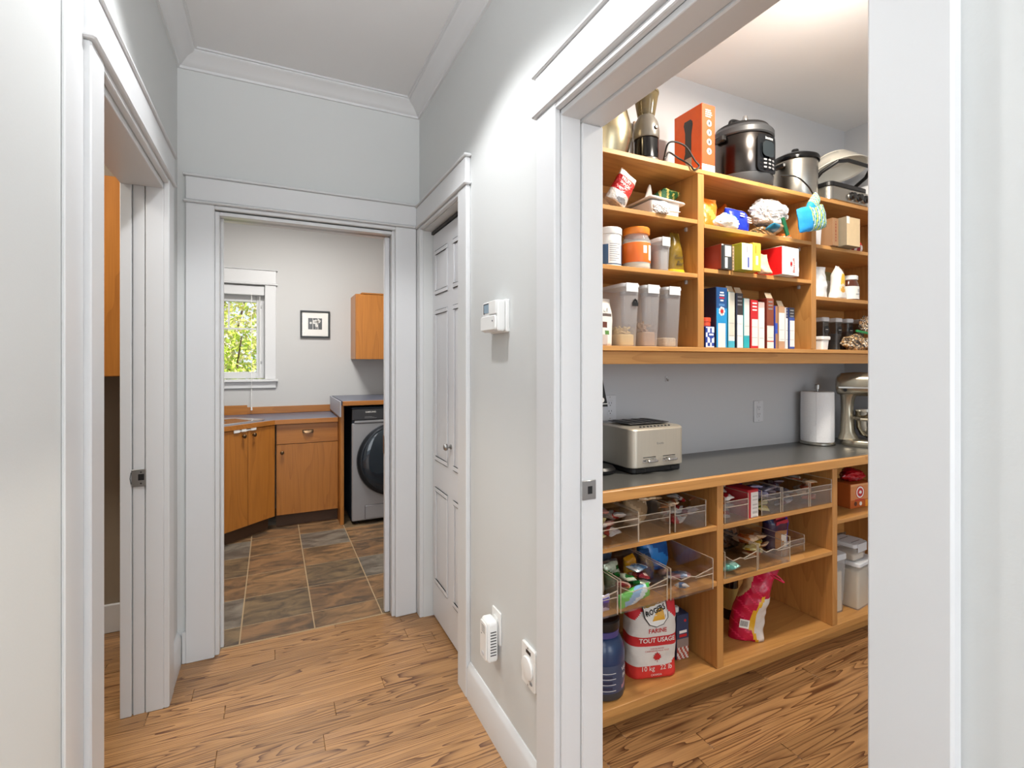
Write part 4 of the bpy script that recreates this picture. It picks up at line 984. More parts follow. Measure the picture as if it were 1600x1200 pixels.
# ================================================================== RIGHT UPPER BAY
z=SA3+.0006
t=thing('storage_bin','translucent white plastic bin in the right bay top shelf','bin',(2.434,1.64,z))
mb=MB(); mb.loft([ring_rr(.075,.15,.012,0),ring_rr(.086,.162,.014,.125),ring_rr(.092,.168,.016,.127),ring_rr(.092,.168,.016,.133),ring_rr(.083,.158,.013,.133),ring_rr(.070,.145,.010,.004)],cap1=True)
put('body',mb,frost,t)
t=thing('brown_carton','brown kraft carton with red printing between the white bin and grey box','box',(2.506,1.596,z))
def kraft(u,v): return '#8c4a34' if .35<u<.68 and (.12<v<.88) and int(v*26)%3 else '#a07b5a'
put('carton',pbox(.044,.16,.137,'#8d6a4b',kraft,flat('#8d6a4b')),card,t)
t=thing('flap_box','grey carton with a pale tan front leaning over the shelf edge','box',(2.596,1.560,z+.0005))
put('carton',pbox(.112,.15,.142,'#7a6f5c',lambda u,v:'#dcc39b',flat('#857a68')),card,t)
put('label_sticker',MB().box(-.056,-.034,-.0766,-.0758,.108,.1425),wmatte,t)
def redbag(u,v,f): return '#d0202a' if v>.35 else ('#8a1520' if math.sin(9*u)>0 else '#c9c3c0')
rest('s3',pouch(.12,.06,.095,redbag,61,.1,base='pillow',crinkle=.006),film,'red_snack_bag','glossy red snack bag at the right of the right bay top shelf','bag',2.765,1.575,(R(-14),0,0))
rest('s3',pouch(.12,.05,.14,flat('#a58763'),62,.15,crinkle=.006),paper,'kraft_pouch','tan paper pouch behind the red snack bag','pouch',2.89,1.70)
z=SB3+.0006
one('milk_powder_bag','white plastic bag with folded top on the right bay middle shelf','bag',pouch(.115,.075,.165,lambda u,v,f:'#eef0f2' if v>.35 or abs(u)>.3 else '#dfe3e6',63,.14,crinkle=.008),film,(gx(1288,1.56)+.005,1.60,z))
one('tan_pouch','pouch with a tan flap folded over behind the white bag','pouch',pouch(.17,.05,.215,lambda u,v,f:'#c6b08c' if v>.55 else '#d8d6d0',64,.1,crinkle=.007,lean=.03),paper,(2.52,1.70,z))
def cone(u,v,f):
    if ((u)/.62)**2+((v-.30)/.14)**2<1: return '#e5a83c' if (u*u+((v-.26)/.3)**2)<.12 else '#f0d9b4'
    if abs(u)<.55 and .42<v<.74: return '#edbf3e'
    return '#e9e5df'
one('pasta_pouch','cone topped white pouch with yellow printing on the right bay middle shelf','pouch',pouch(.115,.06,.168,cone,65,.1,crinkle=.004,topw=.22),film,(gx(1319,1.53),1.562,z))
t=thing('spread_jar','brown chocolate spread jar with white lid and label','jar',(gx(1338,1.545)+.002,1.575,z))
put('jar',MB().lathe([(.043,0),(.046,.004),(.046,.080),(.040,.098),(.036,.106)],36,sy=.75),M('cocoa_spread','#5a2f20',.15,coat=.5),t)
put('label_band',MB().lathe([(.0468,.006),(.0468,.072)],36,cap0=False,cap1=False,sy=.755),wmatte,t)
put('lid',MB().lathe([(.037,.1065),(.039,.109),(.039,.126),(.036,.129)],36,sy=.8),white_p,t)
for k,(dx,dz,ww) in enumerate(((.008,.052,.016),(.008,.045,.012),(0,.030,.03))): put('printed_line',MB().box(dx-ww/2,dx+ww/2,-.0372,-.0362,dz,dz+.0025),ink_g,t)
one('olive_pouch','wide olive and tan pouch behind the spread jar','pouch',pouch(.20,.05,.175,lambda u,v,f:'#8f8c63' if v>.7 else '#b9b3a0',66,.1,crinkle=.006),film,(2.80,1.72,z))
z=SP
label_m=M('round_black_label','#1d1d1f',.5)
for k,(px,cc,lb) in enumerate(((1281,'#6a4e44','brown spice'),(1301.5,'#7d8796','pale grey seeds'),(1319,'#b08a7c','pinkish spice'),(1336.5,'#5c4a42','dark spice'))):
    yk=1.66; xk=gx(px,yk)
    t=thing('spice_container','tall clear spice keeper of %s with a round black label, %s'%(lb,('leftmost','second from left','third from left','rightmost')[k]),'container',(xk,yk,z),0,'spice keepers')
    put('contents',rrbox(.043,.06,.07+.016*(k%3),.008,.003,.003),M('spice_fill',cc,.8,var=.3,scale=90,bump=.4),t)
    put('body',MB().loft([ring_rr(.048,.066,.01,0),ring_rr(.054,.072,.011,.15)],cap1=False),Mclear('smoky_keeper','#b8b4b0',.08,.12,'#aaa49c') if k==0 else bpy.data.materials['smoky_keeper'],t)
    put('lid',rrbox(.056,.074,.022,.011,.003,.1505),frost,t)
    put('round_label',MB().lathe([(.0205,0),(.0205,.0008)],28).xf(Matrix.Translation((0,-.0362,.108))@Matrix.Rotation(R(90),4,'X')),label_m,t)
    put('label_script',MB().box(-.010,.010,-.0376,-.0371,.107,.1095),ink_w,t)
t=thing('white_tub','small white lidded tub in front of the spice keepers','tub',(gx(1282,1.58),1.58,z))
put('body',MB().loft([ring_rr(.050,.05,.01,0),ring_rr(.058,.058,.012,.048)]),white_p,t); put('lid',rrbox(.068,.068,.018,.012,.003,.0485),white_p,t)
def pret(u,v,f): return ['#d9b98c','#7d6a58','#efe7d8','#b98f5c','#4d443c'][int(abs(math.sin(u*17+v*31)*4.99))]
one('snack_mix_bag','clear bag of snack mix lying in front of the spice keepers','bag',blob(.20,.11,.10,lambda x,zz,f:pret(x,zz,f),71,.3,2.6,4),film,(gx(1338,1.575)+.008,1.585,z))
one('snack_mix_bag','second clear snack bag upright above the green clip','bag',blob(.10,.055,.105,lambda x,zz,f:pret(x+.5,zz,f),72,.3,2.6,4),film,(gx(1355,1.58),1.585,z+.102))
one('bag_clip','bright green bag clip across the snack mix bag','clip',MB().bbox(-.06,.06,-.005,.005,0,.012,.002),M('clip_bright_green','#1b8c4c',.35),(gx(1348,1.55),1.548,z+.088),(0,R(6),0))
# ================================================================== ON THE PANTRY COUNTER
z=CZ+.0004
t=thing('toaster','brushed steel four slot toaster with two chrome levers on the pantry counter','toaster',(1.428,1.690,z))
tw,td=.284,.236
tb=M('toaster_steel','#c6bfb1',.36,.6,var=.05,scale=4,stretch=(40,40,1))
mb=MB(); rs=[]
for zz,i in ((.022,.004),(.026,0),(.165,0),(.172,.0)): rs.append([(x,y,zz) for x,y,_ in ring_rr(tw-2*i,td-2*i,.032,0,8)])
def crown_z(y): return .176+.014*math.cos(max(-1,min(1,y/(td/2)))*1.45)
for i in (0,.004,.012):
    rs.append([(x,y,crown_z(y)+{0:-.004,.004:0,.012:.002}[i]) for x,y,_ in ring_rr(tw-2*i,td-2*i,.032-i*.8,0,8)])
mb.loft(rs,cap1=False)
# crowned top with slots cut as dark wells
inner=[p for p in rs[-1]]
mb.add(inner+[(0,0,crown_z(0)+.002)],[(i,(i+1)%len(inner),len(inner)) for i in range(len(inner))])
put('shell',mb,tb,t)
put('plinth',rrbox(tw-.014,td-.014,.021,.03,.003,.0008),black,t)
put('top_plate',rrbox(.215,.150,.003,.008,.001,.1925,cy=.012),dgrey,t)
for k in range(4):
    s=put('bread_slot',rrbox(.026,.132,.0022,.004,.0008,.1956,cx=-.075+.05*k,cy=.012),black,t)
    put('slot_wire',MB().box(-.076+.05*k,-.074+.05*k,-.05,.074,.1979,.1989),steel,s)
for k in range(9): put('button',MB().lathe([(.0048,0),(.0048,.003),(.003,.0035)],12).xf(Matrix.Translation((-.076+.019*k,-.092,.1835))@Matrix.Rotation(R(16),4,'X')),dgrey,t)
for sx in (-.052,.052):
    lv=put('lever_plate',MB().bbox(sx-.034,sx+.034,-td/2-.002,-td/2-.0002,.044,.058,.0005),chrome,t)
    put('lever_handle',rrbox(.052,.022,.010,.005,.003).xf(Matrix.Translation((sx+.002,-td/2-.014,.047))),chrome,lv)
    put('lever_slot',MB().bbox(sx-.033,sx+.033,-td/2-.0016,-td/2-.0003,.063,.066,.0004),black,lv)
lettering('Breville',chrome,t,on_front(.006,-td/2,.118),width=.036)
for sx in (-.09,.09): put('foot',MB().bbox(sx-.025,sx+.025,-td/2+.004,-td/2+.03,.0,.022,.004),black,t)
t=thing('coffee_maker','tall black coffee maker partly hidden by the left pantry jamb','appliance',(1.105,1.70,z))
put('base',MB().lathe([(.060,0),(.068,.004),(.070,.016),(.06,.026)],32,cx=.098,cy=-.02),black,t)
put('column',MB().bbox(-.06,.062,-.02,.07,.004,.36,.01),black,t)
put('head',MB().prism([(-.06,.27),(.116,.27),(.086,.40),(-.06,.40)],'y',-.06,.06),black,t)
put('badge',MB().lathe([(.010,0),(.010,.0016)],18).xf(Matrix.Translation((.088,-.0602,.297))@Matrix.Rotation(R(90),4,'X')),ink_w,t)
put('trim_line',MB().box(.0,.112,-.0612,-.0602,.280,.283),ink_w,t)
def outlet(name,label,x,zc,w_,gangs,mat,kinds):
    t=thing(name,label,'outlet',(x,PB,zc))
    put('plate',rrbox(w_,.115,.006,.006,.0018).xf(Matrix.Rotation(R(90),4,'X')),mat,t)
    for gx_,kd in zip(gangs,kinds):
        if kd=='rocker':
            put('rocker',MB().bbox(gx_-.016,gx_+.016,-.0095,-.0061,-.033,.033,.0015),mat,t)
        else:
            put('insert',MB().bbox(gx_-.016,gx_+.016,-.0078,-.0061,-.033,.033,.001),mat,t)
            for zz in (-.018,.018):
                sc=MB().box(gx_-.0075,gx_-.0055,-.0083,-.0079,zz-.001,zz+.008).box(gx_+.0055,gx_+.0075,-.0083,-.0079,zz+.0,zz+.008).box(gx_-.002,gx_+.002,-.0083,-.0079,zz-.009,zz-.005)
                put('socket_slots',sc,black,t)
    for gx_ in gangs:
        for zz in (-.048,.048): put('screw',MB().lathe([(.0028,0),(.0028,.0008)],8).xf(Matrix.Translation((gx_,-.0061,zz))@Matrix.Rotation(R(90),4,'X')),nickel,t)
gr_p=M('grey_white_plastic','#c9cace',.4,var=.01)
outlet('wall_outlet','double wall plate with switch and socket behind the toaster',gx(945,PB),1.145,.118,(-.024,.024),gr_p,('rocker','socket'))
outlet('wall_outlet','single white socket plate on the wall between toaster and paper towels',gx(1184,PB),gz(1184,642.5,PB),.072,(0,),gr_p,('socket',))
t=thing('wall_hook','tiny clear wall hook above the toaster','hook',(gx(1041,PB),PB,gz(1041,592,PB)))
put('pad',rrbox(.014,.028,.003,.004,.001).xf(Matrix.Rotation(R(90),4,'X')),gr_p,t); put('hook',MB().tube([(0,-.0035,.004),(0,-.008,-.008),(0,-.013,-.010),(0,-.015,-.002)],.0022,6),nickel,t)
tx=gx(1277.5,1.735)
t=thing('paper_towel_roll','white paper towel roll on a steel stand near the stand mixer','paper towel',(tx,1.737,z))
put('stand_base',MB().lathe([(.080,0),(.084,.003),(.084,.012),(.078,.016)],44),steel,t)
put('stand_post',MB().lathe([(.007,.0165),(.007,.300),(.013,.302),(.013,.325),(.010,.328)],18),nickel,t)
put('roll',MB().lathe([(.022,.017),(.079,.0172),(.081,.022),(.081,.16),(.080,.283),(.076,.288),(.022,.2882)],48,cap0=False,cap1=False),M('towel_paper','#eeeef0',.85,var=.02,bump=.5,bscale=120),t)
put('loose_sheet',MB().loft([[(.0822*math.cos(R(q)),.0822*math.sin(R(q)),zz) for q in range(-150,-90,10)]+[(.0814*math.cos(R(q)),.0814*math.sin(R(q)),zz) for q in range(-100,-160,-10)] for zz in (.018,.284)]),bpy.data.materials['towel_paper'],t)
# stand mixer
t=thing('stand_mixer','pewter bowl lift stand mixer with whisk beside the paper towels','mixer',(2.886,1.578,z),R(30))
mx=M('mixer_pewter','#a59e8e',.25,.75,var=.04,coat=.4); bowlm=M('bowl_steel','#c9c2b4',.12,1,var=.03)
put('foot_plate',MB().loft([[(x,y,zz) for x,y,_ in ring_rr(.168-2*i,.25-2*i,.083-i,0,8)] for zz,i in ((0,.002),(.006,0),(.020,.0),(.030,.006),(.036,.02))]),mx,t)
col=MB(); col.loft([[(x,y+cy,zz) for x,y,_ in ring_rr(w_,d_,.03,0,6)] for zz,w_,d_,cy in ((.030,.11,.10,.085),(.07,.085,.070,.09),(.20,.075,.058,.092),(.26,.08,.07,.088),(.29,.10,.10,.08))])
put('column',col,mx,t)
hd=MB(); rings=[]
for y,rx,rz,cz in ((.145,.03,.03,.325),(.138,.055,.05,.325),(.12,.064,.062,.328),(.06,.066,.066,.330),(-.04,.066,.064,.330),(-.12,.060,.056,.332),(-.150,.050,.048,.332),(-.160,.030,.030,.332)):
    rings.append([(rx*math.copysign(abs(math.cos(a))**.8,math.cos(a)),y,cz+rz*math.copysign(abs(math.sin(a))**.8,math.sin(a))) for a in [2*math.pi*k/32 for k in range(32)]])
hd.loft(rings); put('head',hd,mx,t)
put('hub_cap',MB().lathe([(.028,0),(.030,.004),(.028,.010),(.01,.012)],24).xf(Matrix.Translation((0,-.160,.332))@Matrix.Rotation(R(90),4,'X')),chrome,t)
put('attachment_knob',MB().lathe([(.012,0),(.016,.006),(.016,.018),(.010,.022)],16).xf(Matrix.Translation((-.0655,-.12,.335))@Matrix.Rotation(R(-90),4,'Y')),black,t)
put('trim_band',MB().bbox(-.0675,-.0655,-.11,.13,.308,.318,.0008),chrome,t)
put('speed_knob',MB().lathe([(.009,0),(.009,.012)],14).xf(Matrix.Translation((-.064,.10,.300))@Matrix.Rotation(R(-90),4,'Y')),black,t)
put('planetary_hub',MB().lathe([(.030,.235),(.046,.243),(.050,.266)],32,cy=-.075),mx,t)
for s in (-1,1): put('bowl_arm',MB().tube([(s*.05,.06,.15),(s*.112,.03,.15),(s*.116,-.06,.15)],.009,8),mx,t)
put('bowl',MB().lathe([(.045,.040),(.058,.040),(.092,.060),(.108,.100),(.110,.145),(.112,.185),(.114,.188),(.111,.188),(.107,.145),(.10,.10),(.05,.05)],48,cy=-.055,cap1=True),bowlm,t)
put('bowl_handle',MB().tube(cat([(-.06,-.158,.170),(-.085,-.185,.165),(-.092,-.192,.12),(-.085,-.18,.085),(-.07,-.158,.085)]),.007,10),bowlm,t)
put('bowl_pin',MB().lathe([(.010,0),(.013,.006),(.008,.016)],14).xf(Matrix.Translation((-.118,-.01,.152))@Matrix.Rotation(R(-90),4,'Y')),chrome,t)
wk=put('whisk',MB().lathe([(.010,.165),(.010,.235)],14,cy=-.075),chrome,t)
for k in range(9):
    a=k*math.pi/9; c_,s_=math.cos(a),math.sin(a)
    put('whisk_wire',MB().tube(cat([(rr_*c_,-.075+rr_*s_,zz) for rr_,zz in ((.006,.195),(.034,.165),(.050,.125),(.042,.085),(0,.064),(-.042,.085),(-.050,.125),(-.034,.165),(-.006,.195))],4),.0016,5),chrome,wk)

# ================================================================== LOWER SHELVES: ACRYLIC BINS
def acrylic_bin(key,label,x0,x1,yf,z,hf,hs,dep,group,style=0):
    t=thing('acrylic_bin',label,'bin',((x0+x1)/2,yf,z),0,group)
    w_=x1-x0; th=.003; e=.0006
    put('bottom_panel',MB().box(-w_/2,w_/2,0,dep,.0008,.0038),acryl,t)
    for s in (-1,1):
        lo,hi=sorted((s*w_/2,s*(w_/2-th)))
        put('side_panel',MB().box(lo,hi,.004,dep-th,.0039,hs),acryl,t)
        put('side_rim',MB().box(lo,hi,.003,dep-th,hs+.0002,hs+.0026).box(lo,hi,.0008,.0036,.0039,hs+.0026),edge,t)
    put('back_panel',MB().box(-w_/2,w_/2,dep-th+e,dep,.0039,hs),acryl,t)
    a=w_/2-th-.001
    if style==0: prof=[(-a,hf),(a,hf)]
    else:
        prof=[(-a,hf+.006),(-a*.55,hf-.018),(-a*.1,hf-.012),(a*.12,hf-.018),(a*.96,hf-.001),(a,hf-.001)]
    poly=[(-a,.0039),(a,.0039)]+list(reversed(prof))
    put('front_panel',MB().prism(poly,'y',0,th-.0005),acryl,t)
    put('front_rim',MB().loft([[(x,y_,zz+q) for y_,q in ((-.0022,0),(.0012,0),(.0012,.0026),(-.0022,.0026))] for x,zz in prof]),edge,t)
    xa=-a if style==0 else a*.12
    put('front_lip',MB().box(xa,a,-.003,-.0004,hf-.0215,hf-.0195).box(a-.002,a,-.003,-.0004,hf-.0195,hf-.0005).box(a-.0022,a,-.0012,-.0002,.004,hf-.024),edge,t)
    ch=[o for o in t.children]
    BINS[key]=(x0+th,x1-th,yf+th,yf+dep-th,z+.0038,hs,[bvh_of(ch)])
    return t
RED=['#b3242c','#d9d2cb','#8f1d26']; WHT=['#dcd6cf','#c9c2bd','#b9322f']; BLU=['#1f63b8','#cfd9e6','#163f86']; PNK=['#e0b0a4','#c98d80','#efe2da']
GRN=['#2f9a43','#d8e6cf','#176b2c']; PUR=['#4c3aa2','#c7c0dc','#2f2570']; ORN=['#e08a48','#efd2b0','#c4622c']; TAN=['#a78a66','#8a6d4c','#c7b195']; YEL=['#d8b53a','#efe2a0','#6b7d2c']; MAR=['#7b2a35','#c7b6b6','#4e1c26']; TEL=['#2f9f94','#8fd0c6','#1c7a72']; BRN=['#5b3b26','#3b2a20','#8a6040']
zC=LC+.0006; zD=LD+.0006
BC='clear bins on the upper low shelf'; BD='clear bins on the lower low shelf'
acrylic_bin('c1','clear acrylic snack bin at the far left of the upper low shelf',.935,1.195,1.418,zC,.088,.105,.30,BC+' left')
put_in('c1','tan snack bag standing at the back of the far left upper bin',(.13,.05,.13),['#a8742f','#8a5a22','#b98a4a'],77,1.10,1.64,(R(-10),0,R(6)),film)
put_in('c1','grey foil bag at the left back of the far left upper bin',(.085,.04,.11),['#8f8a86','#6b6662','#b5b0aa'],78,.985,1.60,(R(-12),0,0))
fill('c1','the far left upper bin',[('red and white',RED,8),('white',WHT,4),('pink',PNK,8),('olive',YEL,4)],1,(1.41,1.60))
acrylic_bin('c2','clear acrylic bin with a paper bag, second on the left upper low shelf',1.205,1.362,1.438,zC,.088,.105,.29,BC+' left')
put_in('c2','crumpled brown paper bag in the second left upper bin',(.11,.08,.13),TAN,79,1.285,1.56,(0,0,R(6)),paper)
put_in('c2','flat tan packet at the front of the second left upper bin',(.07,.024,.10),TAN,80,1.30,1.475,(R(84),0,R(62)))
acrylic_bin('c3','clear acrylic bin of candy bars, third on the left upper low shelf',1.385,1.548,1.438,zC,.088,.105,.29,BC+' left')
put_in('c3','narrow carton with a teal top standing in the third left upper bin',None,None,5,1.430,1.62,(0,0,R(14)),cat_='box',name='teal_carton',me=pbox(.045,.03,.125,'#8f887f',lambda u,v:'#1d6d80' if v>.86 else '#9b9087').mesh('teal_carton',[card]))
fill('c3','the third left upper bin',[('light blue',BLU,3),('orange brown',ORN,4),('maroon',MAR,4),('red',RED,4),('cream',WHT,4)],2,(1.43,1.60))
acrylic_bin('d1','clear acrylic bin at the far left of the lower low shelf',.872,1.078,1.388,zD,.085,.118,.33,BD+' left',1)
put_in('d1','bright green packet at the back of the far left lower bin',(.10,.05,.12),GRN,92,1.02,1.62,(R(4),0,0))
put_in('d1','pale beige upright pouch in the far left lower bin',None,None,90,1.025,1.47,(R(-4),0,R(-5)),cat_='pouch',name='beige_pouch',me=pouch(.11,.04,.15,lambda u,v,f:'#b7a892' if (v<.8 and not(.3<v<.6 and abs(u)<.5)) else '#7c6f60',90,.1,crinkle=.004).mesh('beige_pouch',[paper]))
put_in('d1','purple packet at the front of the far left lower bin',(.07,.022,.06),PUR,91,1.03,1.418,(R(8),0,0))
acrylic_bin('d2','clear acrylic bin of pouches, second on the left lower low shelf',1.088,1.302,1.388,zD,.085,.118,.33,BD+' left',1)
put_in('d2','tall clear pouch at the back of the second left lower bin',(.15,.03,.17),['#8e9296','#6c7f9b','#a8a6a2'],97,1.20,1.69,(R(-6),0,0),ztop=zD+.19)
put_in('d2','long white and green pouch at the front of the second left lower bin',(.055,.03,.15),['#cfe0e6','#4cb84e','#7fb0d8'],93,1.17,1.415,(0,R(84),R(4)),film)
put_in('d2','yellow pouch in the middle of the second left lower bin',(.055,.045,.11),['#d69a1f','#b97f14','#e0ae45'],94,1.265,1.555,(0,R(-10),0),film)
put_in('d2','deep green pouch behind the front one in the second left lower bin',(.085,.05,.10),GRN,95,1.17,1.56,(R(6),0,R(14)))
put_in('d2','white tube pouch with a brown end in the second left lower bin',(.06,.045,.15),['#c9bfb8','#8f8a8c','#a8502c'],96,1.185,1.63,(0,R(80),R(-6)),film,ztop=zD+.19)
fill('d2','the second left lower bin',[('lime green',GRN,3),('coral red',['#d6533d','#8a2a33','#efc7b8'],4),('pale blue',['#a9c4dc','#dfe8ee','#5d8fc0'],3)],3,(1.39,1.53))
acrylic_bin('d3','clear acrylic bin with blue packets, third on the left lower low shelf',1.312,1.528,1.384,zD,.085,.118,.33,BD+' left',1)
put_in('d3','large blue snack bag at the back of the third left lower bin',(.15,.07,.15),['#1668b5','#1f7cc9','#124f93'],98,1.435,1.62,(R(-10),R(4),0),film)
put_in('d3','dark blue bag left of the large blue one in the third left lower bin',(.055,.05,.12),['#1d3c63','#274d7d','#8a7f72'],99,1.345,1.56,(R(-10),R(-4),0),film)
put_in('d3','white tipped packet leaning on the large blue bag in the third left lower bin',(.05,.025,.10),['#d9d4d6','#b98f8f','#8f9bb0'],100,1.455,1.50,(R(80),R(0),R(50)),ztop=zD+.2)
put_in('d3','small blue and white packet near the front of the third left lower bin',(.036,.018,.045),['#2f80c4','#e8eef2','#2f80c4'],101,1.412,1.43,(R(70),R(20),0))
acrylic_bin('m1','clear acrylic bin heaped with red wrappers, first on the middle upper low shelf',1.640,1.778,1.428,zC,.088,.108,.30,BC+' middle')
fill('m1','the first middle upper bin',[('red and silver',RED,10),('silver and red',WHT,10)],4,(1.42,1.60),ztop=.145)
t=thing('red_box','slim red and white carton between the first and second middle upper bins','box',(1.820,1.50,zC))
put('carton',pbox(.062,.12,.118,'#b8212c',lambda u,v:'#b8212c' if u<.25 or v>.93 else ('#e3ddd8' if not(.45<u<.9 and int(v*20)%3==0) else '#b9b3ae'),flat('#c3303a')),card,t)
acrylic_bin('m2','clear acrylic bin with purple packets, second on the middle upper low shelf',1.862,1.986,1.432,zC,.088,.108,.30,BC+' middle')
put_in('m2','dark purple bag standing at the back of the second middle upper bin',(.10,.05,.14),['#2d2350','#3d2f6b','#241b45'],103,1.925,1.63,(R(-6),0,0),film)
fill('m2','the second middle upper bin',[('yellow green',YEL,6),('violet',PUR,8)],5,(1.43,1.59))
acrylic_bin('m3','clear acrylic bin of plum wrappers, third on the middle upper low shelf',1.992,2.172,1.430,zC,.088,.108,.30,BC+' middle')
fill('m3','the third middle upper bin',[('plum and silver',['#7a4a55','#b9a8ae','#5d3844'],10),('lilac grey',['#b5aebd','#8f8794','#7a4a55'],8)],6,(1.42,1.62))
acrylic_bin('m4','clear acrylic bin with orange packets, last on the middle upper low shelf',2.180,2.335,1.430,zC,.088,.108,.30,BC+' middle')
fill('m4','the last middle upper bin',[('white and coral',['#e6dcd2','#c96a4a','#f0e8e0'],8),('orange',ORN,4)],7,(1.42,1.60))
acrylic_bin('n1','clear acrylic bin with a teal packet, first on the middle lower low shelf',1.640,1.832,1.428,zD,.085,.108,.30,BD+' middle',1)
put_in('n1','teal packet at the front of the first middle lower bin',(.07,.03,.10),TEL,104,1.695,1.475,(R(80),0,R(70)))
fill('n1','the first middle lower bin',[('dark brown',BRN,10)],8,(1.50,1.72))
stick=MB().loft([ring_rr(.014-.004*(q in (0,3)),.010,.004,zz-.056) for q,zz in enumerate((0,.008,.105,.113))]).mesh('snack_stick',[M('stick_wrap','#5d4a3c',.35,var=.2)])
for k in range(6): put_in('n1','slim dark wrapped snack stick, number %s from the left of the first middle lower bin'%('one two three four five six'.split()[k]),None,None,k,1.665+.028*k,1.58+.014*(k%3),(R(-58),R(-40+16*k),0),name='snack_stick',group='snack sticks in the first middle lower bin',me=stick)
acrylic_bin('n2','clear acrylic bin of orange packets, second on the middle lower low shelf',1.842,2.046,1.432,zD,.085,.108,.30,BD+' middle',1)
put_in('n2','brown flat packet at the back of the second middle lower bin',(.13,.04,.11),BRN,105,1.94,1.66,(R(-8),0,R(6)))
fill('n2','the second middle lower bin',[('orange and peach',ORN,10),('yellow olive',YEL,4)],9,(1.43,1.62))
acrylic_bin('n3','clear acrylic bin propping a large snack bag, third on the middle lower low shelf',2.058,2.218,1.482,zD,.062,.075,.24,BD+' middle')
def midas(u,v,f):
    if u>.55: return '#2340b8'
    if v>.72: return '#5e1f33' if u>-.6 else '#1c2350'
    if v>.50: return '#3a2a44' if u<-.35 else '#4a2238'
    if v<.38 and u>.0 and (u+v)>.35: return '#e9e2d6'
    return '#a8764c' if u>-.5 else '#3d2b3c'
t=thing('chip_bag','large dark red and blue snack bag standing in the third middle lower bin','bag',(2.138,1.575,zD+.0048),R(-3))
put('bag',pouch(.138,.075,.172,midas,111,.1,crinkle=.004),film,t)
for k,(ww,zz) in enumerate(((.085,.140),(.080,.113))): put('printed_word',MB().prism([(-ww/2,zz),(ww/2,zz+.008),(ww/2-.004,zz+.024),(-ww/2+.004,zz+.016)],'y',-.0392,-.0386),M('bag_red_print','#b81f35',.4) if k==0 else bpy.data.materials['bag_red_print'],t)

# ================================================================== BOTTOM OF THE LOW SHELVING
z=.1246
t=thing('supplement_tub','navy blue supplement tub with a black lid at the left of the bottom shelf','tub',(1.118,1.535,z))
nav=M('navy_plastic','#1d3a63',.28,coat=.3)
put('body',MB().lathe([(.070,0),(.078,.004),(.081,.014),(.081,.030)],48),dgrey,t)
put('label_band',MB().lathe([(.0812,.0305),(.0815,.032),(.0815,.128),(.0812,.129)],48),M('slate_label','#3d4762',.4,var=.1),t)
put('shoulder',MB().lathe([(.081,.1295),(.082,.15),(.078,.180),(.066,.205),(.054,.214)],48),nav,t)
put('neck_band',MB().lathe([(.055,.2145),(.060,.217),(.060,.238),(.056,.240)],40),M('violet_band','#4a4580',.3),t)
put('lid',MB().lathe([(.061,.2405),(.063,.244),(.063,.272),(.058,.277)],40),black,t)
aa=[R(-150+i*5) for i in range(13)]
fr=MB()
for zz in (.040,.062,.082,.102): fr.loft([[(.0821*math.cos(q),.0821*math.sin(q),zz+d_) for q in aa]+[(.0817*math.cos(q),.0817*math.sin(q),zz+d_) for q in reversed(aa)] for d_ in (0,.0016)])
put('label_frame',fr,ink_w,t)
for k in range(3): 
    bb=aa[:11]; put('printed_line',MB().loft([[(.0821*math.cos(q),.0821*math.sin(q),.046+k*.02+d_) for q in bb]+[(.0817*math.cos(q),.0817*math.sin(q),.046+k*.02+d_) for q in reversed(bb)] for d_ in (0,.009)]),M('dark_lilac_print','#2a2c48',.4) if k==0 else bpy.data.materials['dark_lilac_print'],t)
lettering('VEGA',ink_w,t,on_cyl(.0815,R(-52),.108),width=.050,bold=.01); lettering('PRO',ink_w,t,on_cyl(.0815,R(-50),.082),width=.040,bold=.01)
put('printed_swirl',MB().loft([[(.0821*math.cos(R(q)),.0821*math.sin(R(q)),.050+.012*math.sin(q*.12)+d_) for q in range(-70,-34,4)]+[(.0817*math.cos(R(q)),.0817*math.sin(R(q)),.050+.012*math.sin(q*.12)+d_) for q in range(-38,-74,-4)] for d_ in (0,.012)]),M('pinkish_print','#b07f86',.4),t)
# flour
def flour(u,v,f):
    if v<.17+ (.05 if u>.7 else 0)*abs(u): return '#d3312b'
    if .395<v<.525: return '#c9282c'
    if v>.80-.08*abs(u)**2*0+.10*(1-abs(u))*-0 and (v>.80+.0*u): return '#cf2730'
    if v>.72 and abs(u)>.55+ (0.80-v)*3: return '#cf2730'
    return '#dcd7d0'
FW,FD,FH=.205,.115,.322
fl_rot=R(-15)
t=thing('flour_bag','large white and red paper flour bag on the bottom shelf','bag',(1.352,1.545,z),fl_rot)
mbf=pouch(FW,FD,FH,flour,121,.10,crinkle=.004,nu=72,nv=60,ex=.42)
put('bag',mbf,paper,t)
fpts=[Vector(p) for p in mbf.v if p[1]<0]
def fmap(cx,cz,out=.0016):
    def f(a,b):
        X,Z=cx+a,cz+b; ds=sorted(((p.x-X)**2+(p.z-Z)**2,p.y) for p in fpts)[:16]
        return (X,min(d[1] for d in ds)-out,Z)
    return f
lettering('FARINE',ink_r,t,fmap(.006,.190),width=.076,bold=.012)
lettering('TOUT USAGE',M('paper_ink','#e6e1da',.6),t,fmap(.004,.154),width=.150,bold=.02)
lettering('NON BLANCHIE',ink_r,t,fmap(.004,.120),width=.055); lettering('CANADIENNE POUR TOUT',ink_r,t,fmap(.004,.111),width=.10)
lettering('10 kg   22 lb',bpy.data.materials['paper_ink'],t,fmap(.004,.043),width=.125)
lettering('CANADA',bpy.data.materials['paper_ink'],t,fmap(.0,.020),width=.045)
